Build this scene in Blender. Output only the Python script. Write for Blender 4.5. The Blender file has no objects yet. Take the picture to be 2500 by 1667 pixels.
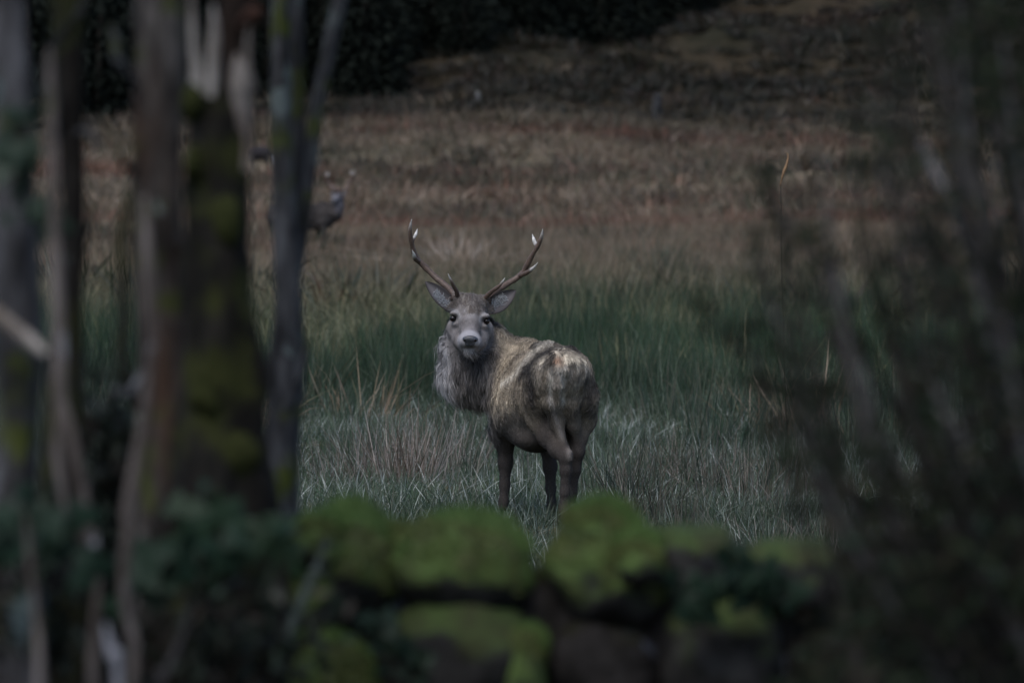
import bpy, math, random
import numpy as np
from mathutils import Vector, Matrix

random.seed(7)
RNG = np.random.default_rng(11)
SC = bpy.context.scene
COL = SC.collection

# ------------------------------------------------------------------ camera
FPX = 200 / 36 * 2500                       # focal length in photograph pixels
PITCH = math.atan(489.5 / FPX)
CAMZ = 2.4
cam = bpy.data.cameras.new('camera')
cam.lens = 200; cam.sensor_width = 36; cam.clip_start = 0.1; cam.clip_end = 3000
cam.dof.use_dof = True
cam.dof.focus_distance = 36.3
cam.dof.aperture_fstop = 3.8
camo = bpy.data.objects.new('camera', cam)
COL.objects.link(camo)
camo.location = (0, 0, CAMZ)
camo.rotation_euler = (math.pi / 2 - PITCH, 0, 0)
SC.camera = camo

# ------------------------------------------------------------------ light: overcast dusk
SUN_EL, SUN_AZ = math.radians(57), math.radians(205)      # azimuth from +Y clockwise: behind the camera, a little left
world = bpy.data.worlds.new('World'); SC.world = world
world.use_nodes = True
wn = world.node_tree.nodes; wn.clear()
sky = wn.new('ShaderNodeTexSky'); sky.sky_type = 'NISHITA'; sky.sun_disc = False
sky.sun_elevation = SUN_EL; sky.sun_rotation = SUN_AZ
sky.air_density = 1.0; sky.dust_density = 1.5; sky.ozone_density = 2.0
bg = wn.new('ShaderNodeBackground'); bg.inputs['Strength'].default_value = 0.075
wo = wn.new('ShaderNodeOutputWorld')
world.node_tree.links.new(sky.outputs[0], bg.inputs[0])
world.node_tree.links.new(bg.outputs[0], wo.inputs[0])
sl = bpy.data.lights.new('sun', 'SUN'); sl.energy = 1.15; sl.angle = math.radians(35); sl.color = (1.0, 0.97, 0.95)
so = bpy.data.objects.new('sun', sl); COL.objects.link(so)
sd = Vector((math.sin(SUN_AZ) * math.cos(SUN_EL), math.cos(SUN_AZ) * math.cos(SUN_EL), math.sin(SUN_EL)))
so.rotation_euler = sd.to_track_quat('Z', 'Y').to_euler()
so.location = (0, -20, 40)
SC.view_settings.view_transform = 'Standard'
SC.view_settings.look = 'None'
SC.view_settings.exposure = 1.3
SC.view_settings.gamma = 1.0
SC.view_settings.use_curve_mapping = False
SC.cycles.use_denoising = True
SC.cycles.max_bounces = 5
SC.cycles.diffuse_bounces = 2
SC.cycles.transparent_max_bounces = 4

# ------------------------------------------------------------------ helpers
_f = Vector((0, math.cos(PITCH), -math.sin(PITCH)))
_u = Vector((0, math.sin(PITCH), math.cos(PITCH)))
def P(px, py, d):
    """the point at forward distance d (metres) seen at photograph pixel px, py (2500 wide)"""
    v = _f + Vector((1, 0, 0)) * ((px - 1250) / FPX) + _u * ((833.5 - py) / FPX)
    v = v * (d / v.y)
    return Vector((v.x, v.y, v.z + CAMZ))
def C1(u, v, d): return P(950 + u / 3.92, 500 + v / 3.92, d)
def C2(u, v, d): return P(1000 + u / 2.851, 750 + v / 2.851, d)

def tag(o, label=None, cat=None, group=None, kind=None):
    if label: o['label'] = label
    if cat: o['category'] = cat
    if group: o['group'] = group
    if kind: o['kind'] = kind
    return o
def empty(name, loc, label, cat, group=None):
    o = bpy.data.objects.new(name, None); COL.objects.link(o)
    o.location = loc; o.empty_display_size = 0.1
    return tag(o, label, cat, group)
def link(name, me, mat, parent=None, smooth=True, kind=None):
    """mesh given in world coordinates; kept there under its parent"""
    o = bpy.data.objects.new(name, me); COL.objects.link(o)
    if mat is not None and not me.materials: me.materials.append(mat)
    if parent is not None:
        o.parent = parent
        off = Vector((0, 0, 0)); q = parent
        while q is not None:
            off += q.location; q = q.parent
        o.location = -off
    if smooth and len(me.polygons): me.polygons.foreach_set('use_smooth', np.ones(len(me.polygons), bool))
    if kind: o['kind'] = kind
    return o
def mesh_np(name, V, F, col=None):
    """fast mesh from arrays; F is (n,3) or (n,4), or a list of such arrays"""
    me = bpy.data.meshes.new(name)
    Fs = F if isinstance(F, list) else [F]
    Fs = [f for f in Fs if len(f)]
    V = np.asarray(V, np.float32)
    loops = np.concatenate([f.ravel() for f in Fs]).astype(np.int32)
    sizes = np.concatenate([np.full(len(f), f.shape[1]) for f in Fs]).astype(np.int32)
    starts = np.concatenate([[0], np.cumsum(sizes)[:-1]]).astype(np.int32)
    me.vertices.add(len(V)); me.vertices.foreach_set('co', V.ravel())
    me.loops.add(len(loops)); me.loops.foreach_set('vertex_index', loops)
    me.polygons.add(len(sizes)); me.polygons.foreach_set('loop_start', starts)
    me.update(calc_edges=True)
    if col is not None:
        a = me.color_attributes.new('col', 'FLOAT_COLOR', 'POINT')
        c = np.ones((len(V), 4), np.float32); c[:, :3] = col
        a.data.foreach_set('color', c.ravel())
    return me

# value noise, vectorised
def _h(i, j, k, s):
    n = (i * 374761393 + j * 668265263 + k * 2147483647 + s * 144665) & 0xffffffff
    n = ((n ^ (n >> 13)) * 1274126177) & 0xffffffff
    return ((n ^ (n >> 16)) & 0xffff) / 65535.0
def vnoise(p, scale=1.0, seed=0):
    p = np.asarray(p, float) * scale
    i = np.floor(p).astype(np.int64); f = p - i; f = f * f * (3 - 2 * f)
    r = 0
    for a in (0, 1):
        for b in (0, 1):
            for c in (0, 1):
                w = (f[:, 0] if a else 1 - f[:, 0]) * (f[:, 1] if b else 1 - f[:, 1]) * (f[:, 2] if c else 1 - f[:, 2])
                r = r + w * _h(i[:, 0] + a, i[:, 1] + b, i[:, 2] + c, seed)
    return r * 2 - 1
def fbm(p, scale=1.0, seed=0, oct=3):
    r = 0; a = 1.0
    for o in range(oct):
        r = r + a * vnoise(p, scale * 2 ** o, seed + o * 17); a *= 0.5
    return r
def sstep(a, b, x):
    t = np.clip((x - a) / (b - a), 0, 1); return t * t * (3 - 2 * t)

def catmull(pts, n):
    pts = np.asarray(pts, float); m = len(pts)
    t = np.linspace(0, m - 1, n); i = np.clip(np.floor(t).astype(int), 0, m - 2); f = (t - i)[:, None]
    p0 = pts[np.clip(i - 1, 0, m - 1)]; p1 = pts[i]; p2 = pts[i + 1]; p3 = pts[np.clip(i + 2, 0, m - 1)]
    return 0.5 * (2 * p1 + (p2 - p0) * f + (2 * p0 - 5 * p1 + 4 * p2 - p3) * f ** 2 + (3 * p1 - p0 - 3 * p2 + p3) * f ** 3)

def tube_arrays(pts, rad, seg=12, n=None, rough=0.0, rscale=8.0, seed=0, flute=0.0):
    """swept, tapered, closed tube through pts; returns V, F(quads), F(tris), t per vertex"""
    k = len(pts); n = n or max(k * 4, 8)
    C = catmull([list(p) for p in pts], n)
    R = catmull([[r] for r in rad], n)[:, 0]; R = np.maximum(R, 1e-4)
    T = np.gradient(C, axis=0); T /= np.linalg.norm(T, axis=1)[:, None] + 1e-12
    ref = np.array([0.0, 1.0, 0.0]) if abs(T[:, 1].mean()) < 0.8 else np.array([1.0, 0, 0])
    A = np.cross(T, ref); A /= np.linalg.norm(A, axis=1)[:, None] + 1e-12
    B = np.cross(T, A)
    th = np.linspace(0, 2 * math.pi, seg, endpoint=False)
    ring = np.cos(th)[None, :, None] * A[:, None, :] + np.sin(th)[None, :, None] * B[:, None, :]
    V = C[:, None, :] + ring * R[:, None, None]
    if rough:
        q = V.reshape(-1, 3).copy(); q[:, 2] *= 0.35
        nz = fbm(q, rscale, seed, 3).reshape(n, seg)
        V = V + ring * (R[:, None] * rough * nz)[:, :, None]
    V = V.reshape(-1, 3)
    idx = np.arange(n * seg).reshape(n, seg)
    a = idx[:-1]; b = np.roll(a, -1, 1); d = idx[1:]; c = np.roll(d, -1, 1)
    Q = np.stack([a, d, c, b], -1).reshape(-1, 4)
    V = np.vstack([V, C[:1], C[-1:]]); s, e = n * seg, n * seg + 1
    r0 = idx[0]; r1 = idx[-1]
    Tt = np.vstack([np.stack([np.full(seg, s), r0, np.roll(r0, -1)], -1), np.stack([np.full(seg, e), np.roll(r1, -1), r1], -1)])
    t = np.concatenate([np.repeat(np.linspace(0, 1, n), seg), [0, 1]])
    return V, Q, Tt, t
class MB:
    """collects shapes into one mesh"""
    def __init__(s): s.V = []; s.Q = []; s.T = []; s.C = []; s.n = 0
    def add(s, V, Q=None, T=None, col=None):
        if Q is not None and len(Q): s.Q.append(np.asarray(Q) + s.n)
        if T is not None and len(T): s.T.append(np.asarray(T) + s.n)
        V = np.asarray(V, float); s.V.append(V)
        c = np.ones((len(V), 3)) * 0.5
        if col is not None: c[:] = col
        s.C.append(c); s.n += len(V)
    def tube(s, pts, rad, col=None, **k):
        V, Q, T, t = tube_arrays(pts, rad, **k); s.add(V, Q, T, col)
    def mesh(s, name):
        F = []
        if s.Q: F.append(np.vstack(s.Q))
        if s.T: F.append(np.vstack(s.T))
        return mesh_np(name, np.vstack(s.V), F, np.vstack(s.C))

# ------------------------------------------------------------------ materials
def newmat(name, rough=0.85, spec=0.2):
    m = bpy.data.materials.new(name); m.use_nodes = True
    nt = m.node_tree; b = nt.nodes['Principled BSDF']
    b.inputs['Roughness'].default_value = rough
    b.inputs['Specular IOR Level'].default_value = spec
    return m, nt, b
def N(nt, t, **k):
    n = nt.nodes.new(t)
    for a, v in k.items(): setattr(n, a, v)
    return n
def noise(nt, vec, scale, detail=4, rough=0.6):
    n = N(nt, 'ShaderNodeTexNoise'); n.inputs['Scale'].default_value = scale
    n.inputs['Detail'].default_value = detail; n.inputs['Roughness'].default_value = rough
    if vec is not None: nt.links.new(vec, n.inputs['Vector'])
    return n.outputs['Fac']
def ramp(nt, fac, a, b):
    n = N(nt, 'ShaderNodeMapRange'); n.clamp = True; n.interpolation_type = 'SMOOTHSTEP'
    n.inputs['From Min'].default_value = a; n.inputs['From Max'].default_value = b
    nt.links.new(fac, n.inputs['Value']); return n.outputs[0]
def mix(nt, fac, a, b, mode='MIX'):
    n = N(nt, 'ShaderNodeMix', data_type='RGBA', blend_type=mode)
    if isinstance(fac, (int, float)): n.inputs[0].default_value = fac
    else: nt.links.new(fac, n.inputs[0])
    for s, v in ((6, a), (7, b)):
        if isinstance(v, tuple): n.inputs[s].default_value = (*v, 1)
        else: nt.links.new(v, n.inputs[s])
    return n.outputs[2]
def coords(nt, kind='Object', scale=(1, 1, 1)):
    tc = N(nt, 'ShaderNodeTexCoord'); mp = N(nt, 'ShaderNodeMapping')
    mp.inputs['Scale'].default_value = scale
    nt.links.new(tc.outputs[kind], mp.inputs[0]); return mp.outputs[0]
def bump(nt, b, h, strength, dist):
    n = N(nt, 'ShaderNodeBump'); n.inputs['Strength'].default_value = strength; n.inputs['Distance'].default_value = dist
    nt.links.new(h, n.inputs['Height']); nt.links.new(n.outputs[0], b.inputs['Normal'])

def mat_vcol(name, rough=0.9, spec=0.1, var=0.0, vscale=20, trans=0.0):
    m, nt, b = newmat(name, rough, spec)
    at = N(nt, 'ShaderNodeAttribute', attribute_name='col')
    c = at.outputs['Color']
    if var:
        v = coords(nt); f = ramp(nt, noise(nt, v, vscale, 3), 0.3, 0.7)
        lo = mix(nt, 1.0, c, (1 - var,) * 3, 'MULTIPLY'); c = mix(nt, f, lo, c)
    nt.links.new(c, b.inputs['Base Color'])
    if trans:
        tr = N(nt, 'ShaderNodeBsdfTranslucent'); nt.links.new(c, tr.inputs[0])
        ms = N(nt, 'ShaderNodeMixShader'); ms.inputs[0].default_value = trans
        nt.links.new(b.outputs[0], ms.inputs[1]); nt.links.new(tr.outputs[0], ms.inputs[2])
        nt.links.new(ms.outputs[0], nt.nodes['Material Output'].inputs[0])
    return m
def mat_bark(name, dark, light, moss=(0.05, 0.06, 0.012), mossamt=0.5, lichen=(0.22, 0.25, 0.25), lichamt=0.3, red=None):
    m, nt, b = newmat(name, 0.9, 0.15)
    v = coords(nt, 'Object', (1, 1, 0.22)); v1 = coords(nt)
    f1 = ramp(nt, noise(nt, v, 26, 6, 0.65), 0.35, 0.65)
    c = mix(nt, f1, dark, light)
    c = mix(nt, ramp(nt, noise(nt, coords(nt, 'Object', (1, 1, 0.4)), 6, 4), 0.42, 0.58), mix(nt, 1.0, c, (0.45, 0.43, 0.42), 'MULTIPLY'), c)
    if red: c = mix(nt, ramp(nt, noise(nt, v, 7, 3), 0.5, 0.68), c, red)
    c = mix(nt, ramp(nt, noise(nt, v1, 5.5, 5), 0.62 - 0.25 * mossamt, 0.74 - 0.25 * mossamt), c, moss)
    c = mix(nt, ramp(nt, noise(nt, coords(nt, 'Object', (1, 1, 0.6)), 11, 5), 0.72 - 0.2 * lichamt, 0.80 - 0.2 * lichamt), c, lichen)
    nt.links.new(c, b.inputs['Base Color'])
    bump(nt, b, noise(nt, v, 40, 6, 0.7), 0.8, 0.02)
    return m
def mat_stone(name, moss_th=0.5, moss=(0.075, 0.105, 0.02), rock=(0.05, 0.048, 0.046)):
    m, nt, b = newmat(name, 0.95, 0.1)
    v = coords(nt)
    g = N(nt, 'ShaderNodeNewGeometry'); sx = N(nt, 'ShaderNodeSeparateXYZ'); nt.links.new(g.outputs['Normal'], sx.inputs[0])
    ad = N(nt, 'ShaderNodeMath', operation='MULTIPLY_ADD'); ad.inputs[1].default_value = 1.5
    nt.links.new(noise(nt, v, 7, 5), ad.inputs[0]); nt.links.new(sx.outputs[2], ad.inputs[2])
    mf = ramp(nt, ad.outputs[0], moss_th + 0.35, moss_th + 0.85)
    mo = mix(nt, ramp(nt, noise(nt, v, 9, 4), 0.4, 0.65), moss, (moss[0] * 0.75, moss[1] * 0.55, moss[2] * 0.8))
    ro = mix(nt, ramp(nt, noise(nt, v, 14, 5), 0.35, 0.65), rock, (rock[0] * 0.4, rock[1] * 0.4, rock[2] * 0.38))
    ro = mix(nt, ramp(nt, noise(nt, v, 6, 4), 0.60, 0.66), ro, (0.11, 0.12, 0.15))
    c = mix(nt, mf, ro, mo)
    nt.links.new(c, b.inputs['Base Color'])
    bump(nt, b, noise(nt, v, 90, 5, 0.7), 0.9, 0.012)
    return m
# ------------------------------------------------------------------ the lie of the land
PROF_D = [-200, 9, 12, 19, 130, 165, 200, 240, 300, 400, 560, 760, 1100]
PROF_Z = [1.0, 0.85, 0.6, 0.0, 0.0, 0.45, 1.3, 2.8, 7.7, 19, 50, 105, 210]
def ground(x, d):
    x = np.asarray(x, float); d = np.asarray(d, float)
    z = np.interp(d, PROF_D, PROF_Z)
    p = np.stack([x, d, np.zeros_like(x)], -1).reshape(-1, 3)
    amp = np.interp(d, [0, 25, 60, 140, 240, 400], [0.05, 0.03, 0.10, 0.2, 0.6, 1.6])
    n = (fbm(p * np.array([1, .6, 1]), 0.09, 5, 3) + 0.35 * vnoise(p, 0.9, 9)).reshape(x.shape)
    return z + amp * n * np.interp(d, [30, 44], [0.25, 1.0])

def build_ground():
    ds = np.concatenate([np.arange(-150, 0, 15), np.arange(0, 30, 2.5), np.arange(30, 80, 0.8), np.arange(80, 150, 2), np.arange(150, 420, 5), np.arange(420, 1101, 40)])
    xs = np.concatenate([[-900, -600, -400, -250, -160, -100, -60], np.arange(-40, 40.1, 1.0), [60, 100, 160, 250, 400, 600, 900]])
    X, D = np.meshgrid(xs, ds)
    Z = ground(X, D)
    V = np.stack([X, D, Z], -1).reshape(-1, 3)
    n, m = X.shape; i = np.arange(n * m).reshape(n, m)
    F = np.stack([i[:-1, :-1], i[:-1, 1:], i[1:, 1:], i[1:, :-1]], -1).reshape(-1, 4)
    m_, nt, b = newmat('ground_material', 0.95, 0.05)
    v = coords(nt); vs = coords(nt, 'Object', (0.25, 0.8, 1)); vw = coords(nt, 'Object', (0.35, 0.22, 1))
    c = mix(nt, ramp(nt, noise(nt, v, 1.2, 5), 0.35, 0.65), (0.035, 0.045, 0.022), (0.085, 0.075, 0.045))
    far = mix(nt, ramp(nt, noise(nt, vs, 0.35, 6), 0.38, 0.62), (0.10, 0.075, 0.05), (0.16, 0.135, 0.09))
    far = mix(nt, ramp(nt, noise(nt, vw, 0.30, 5), 0.52, 0.66), far, (0.105, 0.048, 0.036))
    far = mix(nt, ramp(nt, noise(nt, vw, 0.7, 5), 0.56, 0.66), far, (0.045, 0.055, 0.035))
    sp = N(nt, 'ShaderNodeSeparateXYZ'); nt.links.new(v, sp.inputs[0])
    c = mix(nt, ramp(nt, sp.outputs[1], 70, 110), c, far)
    hill = mix(nt, ramp(nt, noise(nt, vw, 0.22, 6), 0.36, 0.62), (0.022, 0.021, 0.013), (0.044, 0.033, 0.021))
    hill = mix(nt, ramp(nt, noise(nt, v, 0.9, 6, 0.7), 0.45, 0.6), hill, mix(nt, 1.0, hill, (0.65, 0.68, 0.62), 'MULTIPLY'))
    c = mix(nt, ramp(nt, sp.outputs[1], 215, 262), c, hill)
    c = mix(nt, ramp(nt, sp.outputs[1], 24, 18), c, (0.03, 0.025, 0.018))
    nt.links.new(c, b.inputs['Base Color'])
    bump(nt, b, noise(nt, v, 3, 5), 0.6, 0.3)
    o = link('ground', mesh_np('ground', V, F), m_)
    tag(o, kind='structure')
build_ground()

# ------------------------------------------------------------------ grasses
def blade_arrays(n, rad, h0, h1, lean, width, cols, curl=0.5, levels=3, seed=0, flat=0.0):
    r = np.random.default_rng(seed)
    a = r.uniform(0, 2 * math.pi, n); rr = rad * np.sqrt(r.uniform(0, 1, n))
    base = np.stack([rr * np.cos(a), rr * np.sin(a), np.full(n, -0.03)], -1)
    H = r.uniform(h0, h1, n) * r.uniform(0.75, 1.0, n)
    out = np.stack([np.cos(a), np.sin(a), np.zeros(n)], -1) * (rr / max(rad, 1e-4))[:, None]
    rnd = r.normal(0, 1, (n, 3)); rnd[:, 2] = 0
    d = np.array([0, 0, 1.0]) + lean * (0.8 * out + 0.45 * rnd)
    if flat:
        k = r.uniform(0, 1, n) < flat
        d[k] = rnd[k] * 1.0 + np.array([0, 0, 0.45])
    d /= np.linalg.norm(d, axis=1)[:, None]
    bend = r.normal(0, 1, (n, 3)); bend[:, 2] = -np.abs(bend[:, 2]) * 0.9; bend *= (curl * r.uniform(0, 1, n) ** 2)[:, None]
    side = np.cross(d, r.normal(0, 1, (n, 3))); side /= np.linalg.norm(side, axis=1)[:, None]
    pal = np.asarray(cols, float); ci = r.integers(0, len(pal), n)
    c = pal[ci] * r.uniform(0.7, 1.25, n)[:, None]
    W = width * r.uniform(0.6, 1.3, n)
    Vs = []
    for l in range(levels):
        t = l / levels
        p = base + d * (H * t)[:, None] + bend * (H * t * t)[:, None]
        w = W * (1 - 0.75 * t)
        Vs += [p - side * (w / 2)[:, None], p + side * (w / 2)[:, None]]
    Vs.append(base + d * H[:, None] + bend * H[:, None])
    k = 2 * levels + 1
    V = np.stack(Vs, 1).reshape(-1, 3)
    o = (np.arange(n) * k)[:, None]
    Q = [np.stack([o[:, 0] + 2 * l, o[:, 0] + 2 * l + 1, o[:, 0] + 2 * l + 3, o[:, 0] + 2 * l + 2], -1) for l in range(levels - 1)]
    T = np.stack([o[:, 0] + k - 3, o[:, 0] + k - 2, o[:, 0] + k - 1], -1)
    return V, np.vstack(Q), T, np.repeat(c, k, 0)

def mat_grass(name, tint=0.25):
    m, nt, b = newmat(name, 0.5, 0.4)
    at = N(nt, 'ShaderNodeAttribute', attribute_name='col')
    oi = N(nt, 'ShaderNodeObjectInfo')
    lo = mix(nt, 1.0, at.outputs['Color'], (1 - tint, 1 - tint * 0.9, 1 - tint * 0.8), 'MULTIPLY')
    hi = mix(nt, 1.0, at.outputs['Color'], (1 + tint, 1 + tint * 0.9, 1 + tint * 0.9), 'MULTIPLY')
    c = mix(nt, oi.outputs['Random'], lo, hi)
    mp = N(nt, 'ShaderNodeMapping'); mp.inputs['Scale'].default_value = (0.22, 1.0, 0.0); nt.links.new(oi.outputs['Location'], mp.inputs[0])
    pf = noise(nt, mp.outputs[0], 0.16, 4, 0.65)
    c = mix(nt, ramp(nt, pf, 0.52, 0.40), c, mix(nt, 1.0, c, (0.5, 0.55, 0.5), 'MULTIPLY'))
    c = mix(nt, ramp(nt, pf, 0.55, 0.68), c, mix(nt, 1.0, c, (1.35, 1.25, 1.2), 'MULTIPLY'))
    sy = N(nt, 'ShaderNodeSeparateXYZ'); nt.links.new(oi.outputs['Location'], sy.inputs[0])
    rd = N(nt, 'ShaderNodeMath', operation='MULTIPLY'); nt.links.new(ramp(nt, noise(nt, mp.outputs[0], 0.11, 3), 0.50, 0.62), rd.inputs[0]); nt.links.new(ramp(nt, sy.outputs[1], 88, 120), rd.inputs[1])
    c = mix(nt, rd.outputs[0], c, mix(nt, 1.0, c, (0.85, 0.52, 0.50), 'MULTIPLY'))
    gm = N(nt, 'ShaderNodeMath', operation='MULTIPLY'); nt.links.new(ramp(nt, sy.outputs[1], 100, 66), gm.inputs[0]); nt.links.new(ramp(nt, sy.outputs[1], 48, 58), gm.inputs[1])
    c = mix(nt, gm.outputs[0], c, mix(nt, 1.0, c, (0.76, 0.95, 0.74), 'MULTIPLY'))
    c = mix(nt, ramp(nt, sy.outputs[1], 205, 250), c, mix(nt, 1.0, c, (0.5, 0.48, 0.42), 'MULTIPLY'))
    nt.links.new(c, b.inputs['Base Color'])
    tr = N(nt, 'ShaderNodeBsdfTranslucent'); nt.links.new(c, tr.inputs[0])
    ms = N(nt, 'ShaderNodeMixShader'); ms.inputs[0].default_value = 0.25
    nt.links.new(b.outputs[0], ms.inputs[1]); nt.links.new(tr.outputs[0], ms.inputs[2])
    nt.links.new(ms.outputs[0], nt.nodes['Material Output'].inputs[0])
    return m
GRASS = mat_grass('grass_material')

def scatter(name, variants, pts, rot, scl, label, cat):
    """one object that spreads alike tufts over points"""
    src = bpy.data.collections.new(name + '_tufts')
    for k, me in enumerate(variants):
        so_ = bpy.data.objects.new('%s_tuft_%02d' % (name, k), me); src.objects.link(so_)
    me = bpy.data.meshes.new(name); me.vertices.add(len(pts)); me.vertices.foreach_set('co', np.asarray(pts, np.float32).ravel())
    a = me.attributes.new('rot', 'FLOAT_VECTOR', 'POINT'); a.data.foreach_set('vector', np.asarray(rot, np.float32).ravel())
    a = me.attributes.new('scl', 'FLOAT_VECTOR', 'POINT'); a.data.foreach_set('vector', np.asarray(scl, np.float32).ravel())
    a = me.attributes.new('idx', 'INT', 'POINT'); a.data.foreach_set('value', RNG.integers(0, len(variants), len(pts)).astype(np.int32))
    o = bpy.data.objects.new(name, me); COL.objects.link(o)
    ng = bpy.data.node_groups.new(name + '_scatter', 'GeometryNodeTree')
    ng.interface.new_socket('Geometry', in_out='INPUT', socket_type='NodeSocketGeometry')
    ng.interface.new_socket('Geometry', in_out='OUTPUT', socket_type='NodeSocketGeometry')
    gi = ng.nodes.new('NodeGroupInput'); go = ng.nodes.new('NodeGroupOutput')
    ci = ng.nodes.new('GeometryNodeCollectionInfo'); ci.inputs['Collection'].default_value = src
    ci.inputs['Separate Children'].default_value = True; ci.inputs['Reset Children'].default_value = True
    ip = ng.nodes.new('GeometryNodeInstanceOnPoints'); ip.inputs['Pick Instance'].default_value = True
    def attr(nm, ty):
        n = ng.nodes.new('GeometryNodeInputNamedAttribute'); n.data_type = ty; n.inputs['Name'].default_value = nm
        return n.outputs['Attribute']
    L = ng.links.new
    L(gi.outputs[0], ip.inputs['Points']); L(ci.outputs[0], ip.inputs['Instance'])
    L(attr('idx', 'INT'), ip.inputs['Instance Index']); L(attr('rot', 'FLOAT_VECTOR'), ip.inputs['Rotation'])
    L(attr('scl', 'FLOAT_VECTOR'), ip.inputs['Scale']); L(ip.outputs[0], go.inputs[0])
    md = o.modifiers.new('scatter', 'NODES'); md.node_group = ng
    return tag(o, label, cat, kind='stuff')

def spots(d0, d1, per_m2, wide=1.5, dens=None, seed=0, jig=1.0, maxn=60000):
    """points on the ground inside a wedge wider than the view"""
    r = np.random.default_rng(seed)
    hw = lambda d: d * 0.09 * wide + 1.0
    area = (d1 - d0) * (hw(d0) + hw(d1)); n = int(min(area * per_m2, maxn * 3))
    d = np.sqrt(r.uniform(d0 ** 2, d1 ** 2, n)); x = r.uniform(-1, 1, n) * hw(d)
    if dens is not None:
        keep = r.uniform(0, 1, n) < dens(x, d); x, d = x[keep], d[keep]
    p = np.stack([x, d, ground(x, d) if len(x) else x], -1)
    n = len(x)
    rot = np.stack([r.normal(0, 0.08, n), r.normal(0, 0.08, n), r.uniform(0, 6.283, n)], -1)
    return p, rot, r
def tuft(name, **k):
    V, Q, T, c = blade_arrays(**k)
    me = mesh_np(name, V, [Q, T], c); me.materials.append(GRASS); return me
def scl3(r, n, a, b, zvar=0.2):
    s = r.uniform(a, b, n); return np.stack([s, s, s * r.uniform(1 - zvar, 1 + zvar, n)], -1)
def pn(x, d, scale, seed): return vnoise(np.stack([x, d, np.zeros_like(x)], -1), scale, seed)

# cell centres for photograph pixel of a ground point
def px_of(x, d): return 1250 + x / d * FPX

G_GREEN = [(0.045, 0.082, 0.042), (0.055, 0.094, 0.052), (0.085, 0.122, 0.085), (0.030, 0.054, 0.028), (0.05, 0.085, 0.046), (0.13, 0.15, 0.115), (0.085, 0.092, 0.06), (0.40, 0.43, 0.40), (0.024, 0.040, 0.022), (0.05, 0.075, 0.04)]
G_RUSH = [(0.016, 0.036, 0.019), (0.024, 0.048, 0.026), (0.040, 0.068, 0.042), (0.011, 0.022, 0.012), (0.065, 0.085, 0.056), (0.09, 0.085, 0.06)]
G_DEAD = [(0.12, 0.095, 0.075), (0.16, 0.13, 0.11), (0.06, 0.046, 0.033), (0.04, 0.036, 0.024), (0.27, 0.24, 0.215)]
G_MOOR = [(0.165, 0.122, 0.080), (0.22, 0.168, 0.115), (0.12, 0.085, 0.055), (0.26, 0.205, 0.15), (0.085, 0.08, 0.046)]

def meadow():
    vs = [tuft('meadow_tuft', n=46, rad=0.17, h0=0.07, h1=0.26, lean=0.55, width=0.006, cols=G_GREEN, curl=0.7, levels=3, seed=k, flat=0.3) for k in range(10)]
    den = lambda x, d: 0.55 + 0.45 * (pn(x, d, 0.8, 3) > -0.3)
    p, rot, r = spots(30, 62, 34, 1.4, den, 21)
    scatter('meadow_grass', vs, p, rot, scl3(r, len(p), 0.7, 1.25), 'short grey-green meadow grass around the stag', 'grass')
    # drab seed stalks and dead stems standing over the short grass
    vs = [tuft('dead_stem', n=16, rad=0.22, h0=0.2, h1=0.5, lean=0.35, width=0.0045, cols=G_DEAD, curl=0.5, levels=3, seed=40 + k, flat=0.12) for k in range(8)]
    def den2(x, d):
        px = px_of(x, d)
        right = 0.55 * sstep(1420, 1520, px) * sstep(44, 40, d)
        left = sstep(700, 800, px) * sstep(1180, 1120, px) * sstep(38.5, 40, d) * sstep(47, 44, d)
        return np.clip(0.08 + 0.9 * right + 0.45 * left, 0, 1) * (0.55 + 0.45 * (pn(x, d, 1.1, 8) > -0.2))
    p, rot, r = spots(31, 55, 11, 1.4, den2, 22)
    scatter('dead_stalks', vs, p, rot, scl3(r, len(p), 0.7, 1.2), 'thin brown dead stalks standing in the meadow grass', 'dead grass')
meadow()

def rushes():
    vs = [tuft('rush_tuft', n=110, rad=0.26, h0=0.35, h1=0.92, lean=0.36, width=0.008, cols=G_RUSH, curl=0.25, levels=3, seed=60 + k) for k in range(8)]
    def den(x, d):
        px = px_of(x, d)
        near = sstep(39.5, 56.0, d + 5.0 * pn(x, d, 0.38, 4) + 2.0 * pn(x, d, 1.1, 19) - 2.0 * sstep(1300, 1500, px) + 3.0 * sstep(1000, 1150, px) * sstep(1500, 1350, px)) ** 1.6
        far = sstep(86, 58, d + 9 * pn(x, d, 0.2, 5) - 10 * sstep(1180, 1280, px) * sstep(1620, 1500, px))
        opening = sstep(560, 640, px) * sstep(960, 900, px) * sstep(56, 62, d)
        strag = 0.10 * sstep(36.5, 38, d) * (pn(x, d, 0.6, 16) > 0.1) * (np.abs(px - 1300) > 130)
        return np.maximum(near * far * (1 - 0.9 * opening) * (0.22 + 0.78 * (pn(x, d, 0.55, 6) > -0.1)), strag * (d < 50))
    p, rot, r = spots(36, 88, 4.6, 1.5, den, 23)
    scatter('green_rushes', vs, p, rot, scl3(r, len(p), 0.55, 1.1), 'dense dark green rushes growing behind the stag', 'rushes')
rushes()

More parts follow.
